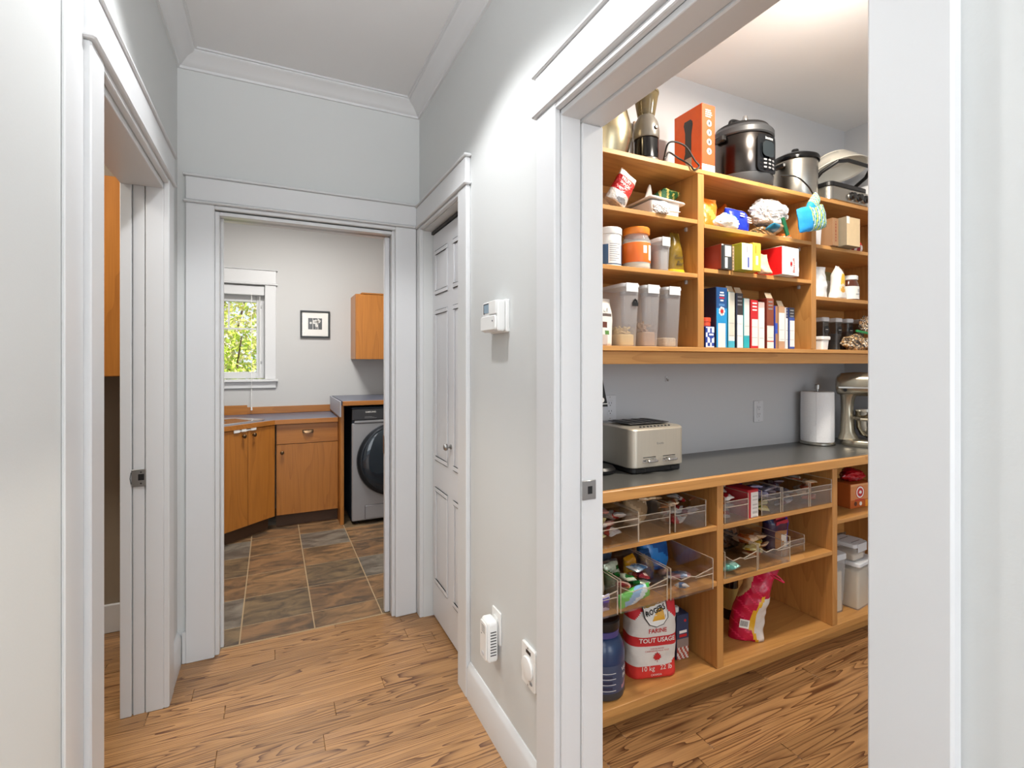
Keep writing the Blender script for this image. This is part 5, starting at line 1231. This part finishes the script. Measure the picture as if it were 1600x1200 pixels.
leaf=[(0,.022),(.004,.014),(.010,.017),(.008,.010),(.016,.009),(.013,.004),(.018,0),(.009,-.006),(.010,-.010),(.001,-.008),(.001,-.018)]
leaf=leaf+[(-x,y_) for x,y_ in reversed(leaf[1:])]
fm=fmap(.004,.085); put('maple_leaf',MB().add([fm(a,b) for a,b in leaf],[tuple(range(len(leaf)))]),ink_r,t)
def badge(poly,mat,out,name):
    fm=fmap(.0,.262,out); me=MB(); bm=bmesh.new(); vs=[bm.verts.new((p[0],0,p[1])) for p in poly]; bm.faces.new(vs); bmesh.ops.triangulate(bm,faces=bm.faces[:]); bmesh.ops.subdivide_edges(bm,edges=bm.edges[:],cuts=3,use_grid_fill=True)
    bm.verts.ensure_lookup_table(); me.add([fm(v.co.x,v.co.z) for v in bm.verts],[[v.index for v in f.verts] for f in bm.faces]); bm.free(); return put(name,me,mat,t)
sh=[(-.050,.030),(-.034,.058),(.030,.058),(.050,.024),(.046,-.024),(.028,-.048),(0,-.056),(-.028,-.046),(-.046,-.02)]
badge([(x*1.08,y_*1.06) for x,y_ in sh],ink_k,.0022,'emblem_border'); badge(sh,wmatte,.0034,'emblem_shield')
badge([(-.046,.031),(-.032,.053),(.027,.053),(.042,.028),(-.02,.016),(-.046,.010)],M('ochre_print','#b08a2c',.5),.0046,'emblem_sky')
badge([(-.018,-.034),(.004,.006),(.030,.010),(.034,-.030)],ink_y,.0046,'emblem_field')
fm_=fmap(.0,.266,.0056); ca,sa=math.cos(R(14)),math.sin(R(14))
lettering("ROGERS",ink_k,t,lambda a,b:fm_(a*ca-b*sa,a*sa+b*ca),width=.086,bold=.03)
t=thing('broth_carton','small navy carton with a white spout behind the flour bag','carton',(1.530,1.585,z),R(-4))
def brf(u,v):
    if v<.28: return '#d9d0c8' if int(u*6+v*10)%2 else '#a8432f'
    if v<.45: return '#8f7f78'
    return '#2f3d5c'
put('carton',pbox(.062,.085,.185,'#2c3a58',brf),card,t)
put('spout',MB().lathe([(.011,.1855),(.013,.188),(.013,.204),(.010,.207)],18,cx=-.012,cy=-.012),white_p,t)
put('emblem',MB().lathe([(.006,0),(.006,.0006)],14).xf(Matrix.Translation((.012,-.0429,.158))@Matrix.Rotation(R(90),4,'X')),ink_r,t)
for k in range(2): put('printed_line',MB().box(-.018,.020,-.0434,-.0429,.108-k*.016,.119-k*.016),ink_w if k==0 else ink_r,t)
t=thing('sauce_bottle','dark bottle with a pale yellow label behind the magenta bag','bottle',(1.985,1.70,z))
put('bottle',MB().lathe([(.034,0),(.037,.005),(.037,.20),(.03,.235),(.016,.265),(.014,.30)],30),M('dark_bottle_glass','#16100e',.1,coat=.4),t)
put('label_band',MB().lathe([(.0373,.05),(.0373,.150)],30,cap0=False,cap1=False),M('pale_yellow_label','#cdb86a',.5,var=.1),t); put('cap',MB().lathe([(.015,.3005),(.016,.303),(.016,.325),(.014,.327)],20),black,t)
def mag(u,v,f):
    s=u+.25*math.sin(5*v)
    if v>.93: return '#b8123f'
    if s>.52: return '#d9d2cc' if v<.62 else '#b8123f'
    if s>.30 and v<.66: return '#e5b02c'
    if s<-.93 and .2<v<.9: return '#d9b98a'
    return '#c4123f' if (v*7+u)%1<.85 else '#e0305a'
t=thing('magenta_bag','tall magenta and gold plastic food bag leaning on the bottom shelf','bag',(1.905,1.545,z),R(-34))
put('bag',pouch(.150,.09,.31,mag,131,.10,crinkle=.008,nu=60,nv=50,lean=.085,topw=.80,pinch=.10),film,t)
put('barcode_sticker',MB().bbox(-.052,-.012,-.0478,-.0468,.058,.096,.0002).xf(Matrix.Rotation(R(8),4,'Y')),ink_w,t)
for k in range(7): put('barcode_bar',MB().box(-.048+k*.0045,-.046+k*.0045,-.0486,-.0480,.066,.090).xf(Matrix.Rotation(R(8),4,'Y')),ink_k,t)
put('bag_handle',MB().tube(cat([(.085,0,.295),(.125,-.01,.285),(.150,-.02,.262),(.135,-.02,.268),(.10,-.01,.285)]),.0035,8),M('magenta_film','#d01848',.3),t)
# right bay, bottom
flourm=M('flour_white','#e0d2b8',.85,var=.04)
t=clearbox('flour_canister','large clear square canister of flour with a round dark label',(2.672,1.535,z),.185,.14,.215,.19,flourm,.020,R(8),False)
put('chalk_label',MB().lathe([(.026+.0022*math.cos(k*0),0),(.026,.0008)],16).xf(Matrix.Translation((.048,-.0708,.155))@Matrix.Rotation(R(90),4,'X')),label_m,t)
for k in range(2): put('label_script',MB().box(.032,.064-.006*k,-.0724,-.0719,.158-k*.010,.161-k*.010),ink_g,t)
t=clearbox('rice_container','small clear clip lid container of rice on top of the flour canister',(2.640,1.535,z+.2365),.125,.12,.068,.034,M('rice_white','#e3d3bd',.8,var=.1,scale=100,bump=.3),.020,R(5))
put('lid_stripe',MB().box(-.04,.04,-.035,-.030,.0885,.0892).box(-.04,.04,.02,.025,.0885,.0892),ink_g,t)
clearbox('sugar_canister','clear canister with a dark band at the left of the flour canister',(2.470,1.555,z),.15,.14,.26,.20,flourm,.028,0,False)
one('wire_tool','bent wire kitchen tool hanging above the rice container','utensil',MB().tube(cat([(2.72,1.70,.40),(2.70,1.68,.50),(2.715,1.665,.575),(2.735,1.665,.54),(2.725,1.67,.47),(2.75,1.69,.40)]),.003,6),nickel)
one('mesh_bag','dark coarse mesh bag behind the flour canister','bag',pouch(.17,.06,.27,lambda u,v,f:'#6b5a4a' if int(u*14)%2==int(v*22)%2 else '#4b3d31',141,.12,crinkle=.006),paper,(2.83,1.71,z))
z=LR+.0006
def ahf(u,v):
    if v<.30 and u>.62: return '#e9972c'
    if v<.34: return '#c05f24'
    return '#d98e55' if v<.9 else '#e3a672'
t=thing('baking_soda_carton','orange carton with a round red emblem on the right low shelf','box',(2.712,1.565,z),R(-3))
put('carton',pbox(.185,.12,.122,'#cf6a2c',ahf,flat('#c4662e')),card,t)
def disc(x,zz,r_,th_,mat,nm): put(nm,MB().lathe([(r_,0),(r_,th_)],28).xf(Matrix.Translation((x,-.0603,zz))@Matrix.Rotation(R(90),4,'X')),mat,t)
disc(-.02,.078,.033,.0004,ink_r,'emblem_ring'); disc(-.02,.078,.029,.0007,ink_w,'emblem_ring'); disc(-.02,.078,.022,.0010,ink_r,'emblem_disc')
put('emblem_mark',MB().prism([(-.032,.074),(-.024,.087),(-.014,.086),(-.008,.078),(-.014,.070),(-.024,.072)],'y',-.0618,-.0614),ink_w,t)
disc(-.055,.022,.011,.0005,M('umber_print','#5a2a1c',.5),'printed_dot'); disc(-.015,.020,.010,.0005,ink_w,'printed_dot')
put('printed_line',MB().prism([(-.058,.038),(.012,.036),(.012,.042),(-.058,.044)],'y',-.0609,-.0604),ink_r,t)
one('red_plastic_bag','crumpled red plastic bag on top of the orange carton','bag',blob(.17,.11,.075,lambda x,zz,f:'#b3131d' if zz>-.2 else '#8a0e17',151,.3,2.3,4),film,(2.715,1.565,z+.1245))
t=thing('pickle_jar','dark jar with a yellow band at the back of the right low shelf','jar',(2.56,1.715,z))
put('jar',MB().lathe([(.045,0),(.048,.005),(.048,.165),(.04,.18)],30),M('dark_jar_glass','#1c1714',.15),t); put('label_band',MB().lathe([(.0484,.105),(.0484,.145)],30,cap0=False,cap1=False),M('mustard_label','#a88a1f',.5),t); put('lid',MB().lathe([(.042,.1805),(.044,.183),(.044,.2),(.04,.203)],24),black,t)
t=thing('vinegar_bottle','slim clear bottle left of the orange carton at the back','bottle',(2.655,1.71,z))
put('bottle',MB().lathe([(.02,0),(.022,.004),(.022,.12),(.012,.15),(.012,.18)],24),M('olive_glass','#6d6a50',.15),t); put('cap',MB().lathe([(.013,.1805),(.014,.183),(.014,.2),(.012,.202)],18),black,t)
# ================================================================== HALL FITTINGS
t=thing('thermostat','white wall thermostat with a small blue grey screen','thermostat',(XR,1.583,1.508))
def wallx(w_,h_,d_,r=.006,e=.003,cy=0,cz=0,x0=0):      # rounded block growing from the wall towards -X
    return rrbox(w_,h_,d_,r,e).xf(Matrix.Translation((-x0,cy,cz))@Matrix(((0,0,-1,0),(1,0,0,0),(0,1,0,0),(0,0,0,1))))
put('wall_plate',wallx(.140,.112,.014,.006,.002,0,0,0),white_p,t)
put('body',wallx(.134,.106,.030,.008,.005,0,0,.0142),white_p,t)
put('flip_cover',wallx(.132,.052,.008,.010,.004,0,-.024,.0444),white_p,t)
put('upper_face',wallx(.060,.046,.006,.004,.002,-.034,.028,.0444),white_p,t)
put('screen',wallx(.046,.030,.0025,.002,.0008,.022,.028,.0444),M('lcd_blue','#8fa6b8',.2,var=.05),t,label='blue grey screen')
put('screen_frame',MB().box(-.0470,-.0444,.022-.027,.022-.024,.010,.046).box(-.0470,-.0444,.022+.024,.022+.027,.010,.046).box(-.0470,-.0444,-.002,.046,.0435,.0465),dgrey,t)
put('button',wallx(.010,.016,.003,.003,.001,-.050,-.004,.0445),gr_p,t); put('button',wallx(.006,.006,.003,.0025,.001,-.045,-.018,.0526),ink_g,t)
t=thing('wall_outlet','white outlet plate low on the thermostat wall with a plugged in device','outlet',(XR,1.615,.415))
put('plate',wallx(.072,.116,.006,.006,.0018),white_p,t); put('insert',wallx(.034,.068,.002,.003,.0006,0,0,.0062),white_p,t)
put('socket_slots',MB().box(-.0088,-.0083,-.008,-.006,.014,.022).box(-.0088,-.0083,.006,.008,.014,.022),black,t)
t=thing('plug_in_alarm','white plug in alarm with rounded corners on the low outlet','alarm',(XR-.0088,1.622,.372))
put('body',wallx(.068,.145,.038,.014,.006),white_p,t)
put('front_cover',wallx(.058,.132,.006,.012,.003,0,0,.0382),white_p,t)
for k in range(9): put('louver',MB().bbox(-.030,-.008,-.0352,-.0341,-.045+k*.010,-.0415+k*.010,.0004),dgrey,t)
put('test_button',wallx(.018,.012,.002,.004,.0008,0,-.045,.0443),gr_p,t); put('indicator',wallx(.006,.004,.001,.001,.0003,.012,.02,.0443),ink_g,t)
for k in range(4): put('vent_slot',MB().bbox(-.0449,-.0443,-.018,.012,.030+k*.007,.032+k*.007,.0002),ink_g,t)
t=thing('vacuum_inlet','white central vacuum inlet plate low on the wall beside the pantry door','outlet',(XR,1.362,.410))
put('plate',wallx(.090,.128,.010,.008,.003),white_p,t)
put('round_flap',MB().lathe([(.034,0),(.035,.003),(.033,.007),(.02,.009),(.004,.0095)],36).xf(Matrix.Translation((-.0102,0,-.004))@Matrix.Rotation(R(-90),4,'Y')),white_p,t)
put('hinge_slot',MB().bbox(-.0112,-.0102,-.018,.012,.040,.050,.0003),black,t)
put('screw',MB().lathe([(.003,0),(.003,.0008)],8).xf(Matrix.Translation((-.0102,.0,.056))@Matrix.Rotation(R(-90),4,'Y')),nickel,t); put('screw',MB().lathe([(.003,0),(.003,.0008)],8).xf(Matrix.Translation((-.0102,0,-.056))@Matrix.Rotation(R(-90),4,'Y')),nickel,t)
put('thumb_lip',MB().bbox(-.013,-.0102,-.028,-.016,-.046,-.038,.0008),ink_g,t)
# ================================================================== SIDE ROOM
t=thing('wall_cabinet','tall wooden wall cabinet glimpsed through the left doorway','cabinet',(-.872,2.80,1.285))
put('carcass',MB().bbox(-.36,.36,.021,.298,0,.905,.002),cab_z,t)
for s in (-1,1):
    dr=put('door',MB().bbox(min(s*.36,s*.002),max(s*.36,s*.002),0,.020,.002,.903,.002),cab_z,t); put('knob',MB().lathe([(.006,0),(.006,.012),(.013,.018),(.004,.026)],14).xf(Matrix.Translation((s*.05,-.0002,.08))@Matrix.Rotation(R(90),4,'X')),bronze,dr)
# ================================================================== LAUNDRY ROOM
kick=M('umber_toe_kick','#4c3320',.55,var=.1)
FY=4.46; LCZ=.882; GX=.520                         # cabinet front, counter height, gable
A=Vector((.030,FY)); dd=Vector((-math.cos(R(42)),-math.sin(R(42)))); DL=.86; B=A+dd*DL; nn=Vector((dd.y,-dd.x)) # diagonal run
if nn.y>0: nn=-nn
ang=math.atan2(-dd.y,-dd.x)
def knob(parent,x,y,z_,rot=0):
    return put('knob',MB().lathe([(.007,0),(.006,.012),(.014,.017),(.015,.024),(.010,.029),(.003,.030)],18).xf(Matrix.Translation((x,y,z_))@Matrix.Rotation(R(90),4,'X')),bronze,parent,label='dark bronze round knob')
t=thing('base_cabinet','cherry base cabinet with one drawer above one door beside the washer','cabinet',(A.x,FY,0))
cw=GX-.012-A.x
put('carcass',MB().box(.001,cw,.021,LY-FY-.004,.10,LCZ-.036),cab_z,t)
put('toe_kick',MB().box(.0,cw,.060,.075,.001,.0995),kick,t)
dw=put('drawer',MB().bbox(.004,cw-.002,0,.0205,.682,.842,.002),cab_x,t)
mb=MB(); n_=14
mb.loft([[(cw/2+.042*math.cos(math.pi*k/n_),-.0005-.020*math.sin(math.pi*k/n_)*s,.765+ (1-s)*.020) for k in range(n_+1)]+[(cw/2+.040*math.cos(math.pi*k/n_),-.0005-.017*math.sin(math.pi*k/n_)*s*.9,.765+(1-s)*.020-.001) for k in range(n_,-1,-1)] for s in (1,.92,.7,.3,.05)])
put('cup_pull',mb,bronze,dw,label='dark bronze cup pull'); put('pull_flange',MB().bbox(cw/2-.044,cw/2+.044,-.0025,-.0004,.784,.790,.0006),bronze,dw)
do=put('door',MB().bbox(.004,cw-.002,0,.0205,.105,.676,.002),cab_z,t); knob(do,.044,-.0003,.615)
put('gable',MB().bbox(cw+.001,cw+.030,-.135,LY-FY-.004,.001,.992,.002),cab_z,t)
# diagonal corner cabinet
t=thing('corner_cabinet','diagonal cherry sink cabinet with two doors under the window','cabinet',(B.x,B.y,0),ang)
put('face_frame',MB().box(0,DL-.003,.021,.040,.10,LCZ-.036),cab_z,t)
put('toe_kick',MB().box(.02,DL-.03,.055,.070,.001,.0995),kick,t)
seam=DL-.262
d1_=put('door',MB().bbox(seam+.002,DL-.012,0,.0205,.105,.842,.002),cab_z,t); knob(d1_,seam+.045,-.0003,.792)
d2_=put('door',MB().bbox(.004,seam-.002,0,.0205,.105,.842,.002),cab_z,t); knob(d2_,seam-.045,-.0003,.792)
lk=thing('child_lock','white childproof strap latch joining the sink cabinet doors','latch',(B.x,B.y,0),ang)
put('pad',MB().bbox(seam-.125,seam-.075,-.009,-.0006,.822,.846,.003),white_p,lk); put('pad',MB().bbox(seam+.02,seam+.07,-.009,-.0006,.826,.850,.003),white_p,lk)
put('strap',MB().bbox(seam-.074,seam+.019,-.006,-.0025,.828,.842,.001),white_p,lk); put('buckle',MB().bbox(seam-.06,seam-.02,-.010,-.0062,.825,.846,.002),white_p,lk)
# counter over both
t=thing('laundry_countertop','slate laminate countertop with wood edging running round the corner','countertop',(0,0,LCZ-.035))
oA=A+Vector((0,-.022)); oB=B+nn*.022; 
k_=(oA.y-A.y)
# front outline: straight run then the diagonal
cor=Vector((A.x+.022*math.tan((math.pi/2-0)/2*0+R(42)/2)*-1,FY-.022))
P1=Vector((GX-.016,FY-.022)); P2=Vector((cor.x,FY-.022)); P3=P2+dd*(DL+.03)
poly=[(P1.x,P1.y+.02),(P1.x,LY-.003),(-1.345,LY-.003),(-1.345,P3.y+.02),(P3.x-.0,P3.y+.02),(P2.x-.008,P2.y+.02)]
put('top',MB().prism(poly,'z',.0005,.035),blue_lam,t)
def edge_strip(a,b,w_=.019):
    d_=(b-a).normalized(); n_=Vector((-d_.y,d_.x)); n_=n_ if n_.y>0 else -n_
    return MB().prism([tuple(a),tuple(b),tuple(b+n_*w_),tuple(a+n_*w_)],'z',0,.0355)
put('front_edge',edge_strip(P1,P2),cab_x,t); put('front_edge',edge_strip(P2,P3),cab_x,t)
put('backsplash',MB().bbox(-1.34,GX-.015,LY-.022,LY-.003,.0356,.098,.002),cab_x,t)
put('backsplash',MB().bbox(-1.34,-.20,LY-.024,LY-.0225,.0356,.118,.0005),cab_x,t)
# sink
sc=B+(A-B)*.68-nn*.27
t=thing('laundry_sink','stainless drop in sink at the corner of the laundry counter','sink',(sc.x,sc.y,LCZ),ang)
mb=MB(); mb.loft([ring_rr(.52,.40,.06,z_) if k==0 else ring_rr(.52-2*i,.40-2*i,.05,z_) for k,(z_,i) in enumerate(((.0008,0),(.006,.003),(.007,.02),(.0055,.03),(.0025,.05),(.0012,.11)))])
put('rim',mb,chrome,t)
put('drain',MB().lathe([(.03,.0014),(.03,.0024),(.022,.0026)],24),steel,t)
fc=put('faucet',MB().tube(cat([(0,.17,.008),(0,.17,.16),(0,.13,.215),(0,.05,.20),(0,.03,.165)]),.011,12),chrome,t)
# washer
t=thing('washing_machine','dark silver front load washing machine with a large black round door','washer',(.594,4.27,0))
WW,WD,WH=.686,.76,.975
sil=M('graphite_steel','#a3a4a9',.34,.4,var=.04); side=M('washer_side','#2e3a4a',.4,.3)
put('cabinet',MB().bbox(.004,WW-.004,.03,WD,.022,WH-.012,.006),side,t)
put('front_panel',MB().bbox(0,WW,.0,.029,.03,.845,.008),sil,t)
put('control_panel',MB().bbox(0,WW,-.004,.0295,.866,WH-.012,.006),M('charcoal_panel','#46474b',.3,.5),t)
put('trim_strip',MB().bbox(0.02,WW,-.006,.028,.8455,.8655,.003),sil,t)
put('top_panel',MB().bbox(0,WW,0,WD,WH-.0118,WH,.004),side,t)
for x in (.05,WW-.05):
    for y in (.06,WD-.06): put('foot',MB().lathe([(.022,0.0015),(.022,.012),(.012,.022)],16,cx=x,cy=y),black,t)
DX,DZ,DR=.343,.527,.306
def ringface(prof,mat,name,lb=None):
    return put(name,MB().lathe(prof,72).xf(Matrix.Translation((DX,0,DZ))@Matrix.Rotation(R(90),4,'X')),mat,t,label=lb)
dr=ringface([(DR,0.0004),(DR+.003,.012),(DR-.002,.030),(DR-.018,.040),(DR-.03,.043)],M('door_ring','#23272d',.2,.4),'door','black round door')
gl=put('door_glass',MB().lathe([(DR-.032,.0432),(DR-.05,.050),(DR-.12,.058),(.02,.060)],64).xf(Matrix.Translation((DX,0,DZ))@Matrix.Rotation(R(90),4,'X')),M('tinted_glass','#0f1f2c',.06,0,coat=.5),dr)
put('drum_hub',MB().lathe([(.045,.0605),(.04,.064),(.012,.066)],32).xf(Matrix.Translation((DX,0,DZ))@Matrix.Rotation(R(90),4,'X')),M('hub_blue','#4c6172',.25,.5),gl)
put('filter_hatch',MB().bbox(.107,.261,-.002,-.0002,.046,.152,.001),sil,t)
put('hatch_gap',MB().box(.103,.106,-.0006,-.0001,.042,.156).box(.106,.262,-.0006,-.0001,.153,.156).box(.262,.265,-.0006,-.0001,.042,.156),black,t)
put('detergent_drawer',MB().bbox(.018,.215,-.0075,-.0042,.872,WH-.018,.001),bpy.data.materials['charcoal_panel'],t)
lettering('SAMSUNG',ink_w,t,on_front(.150,-.0076,.935,.0006),width=.085,bold=.01)
for k in range(3): put('printed_line',MB().box(.10,.20-.02*k,-.0083,-.0077,.884+.006*k,.886+.006*k),ink_g,t)
for k in range(5): put('button',MB().bbox(.30,.335,-.0065,-.0043,.878+.015*k,.888+.015*k,.0008),ink_g,t)
put('dial',MB().lathe([(.034,0),(.034,.02),(.028,.024)],32).xf(Matrix.Translation((.45,-.0042,.91))@Matrix.Rotation(R(90),4,'X')),sil,t)
# counter over the washer
t=thing('washer_countertop','raised slate countertop with wood edge above the washer','countertop',(GX,4.255,.993))
put('top',MB().box(0,.895,.020,LY-4.255-.003,.0005,.036),blue_lam,t); put('front_edge',MB().bbox(0,.895,0,.0195,0,.0365,.002),cab_x,t)
put('end_panel',MB().bbox(-.0205,-.0118,.0,.79,-.09,.036,.001),M('pale_grey_laminate','#a8a9b2',.4),t)
# wall cabinet
t=thing('wall_cabinet','cherry wall cabinet hung above the washer','cabinet',(.694,4.745,1.38))
put('carcass',MB().bbox(.0,.70,.022,LY-4.745-.002,0,.602,.002),cab_z,t)
for a,b in ((.004,.349),(.352,.697)):
    d_=put('door',MB().bbox(a,b,0,.021,-.002,.600,.002),cab_z,t); knob(d_,b-.03 if a<.1 else a+.03,-.0003,.05)
put('top_trim',MB().bbox(.05,.70,-.004,.30,.6025,.615,.002),cab_x,t)
# framed picture
t=thing('framed_picture','small black framed flower print with a wide white mat','picture',(.369,LY-.0015,1.709))
fw,fh=.262,.256; mb=MB()
for a0,a1,z0,z1 in ((-fw/2,fw/2,fh/2-.016,fh/2),(-fw/2,fw/2,-fh/2,-fh/2+.016),(-fw/2,-fw/2+.016,-fh/2+.016,fh/2-.016),(fw/2-.016,fw/2,-fh/2+.016,fh/2-.016)): mb.bbox(a0,a1,-.022,0,z0,z1,.002)
put('frame',mb,M('charcoal_frame','#2f3436',.4),t); put('mat_board',MB().box(-fw/2+.015,fw/2-.015,-.012,-.002,-fh/2+.015,fh/2-.015),wmatte,t)
pr=put('print',MB().box(-.062,.060,-.0132,-.0122,-.048,.058),M('print_dark','#55585a',.6,var=.2,scale=12),t)
put('print_gap',MB().box(-.023,-.019,-.0138,-.0133,-.048,.058).box(.022,.026,-.0138,-.0133,-.048,.058),wmatte,pr)
for cx_,cz_,s_ in ((.002,.022,.026),(.03,.03,.02),(-.04,.012,.012),(.012,-.012,.016)):
    for k in range(5):
        a=k*2*math.pi/5+cx_*9; put('petal',MB().lathe([(s_*.42,0),(s_*.42,.0006)],12).xf(Matrix.Translation((cx_+s_*.5*math.cos(a),-.0139,cz_+s_*.5*math.sin(a)))@Matrix.Rotation(R(90),4,'X')),ink_w,pr)
put('stem',MB().box(.006,.009,-.0143,-.0139,-.045,.01),ink_w,pr)
put('glazing',MB().box(-fw/2+.016,fw/2-.016,-.0172,-.0162,-fh/2+.016,fh/2-.016),glass,t)
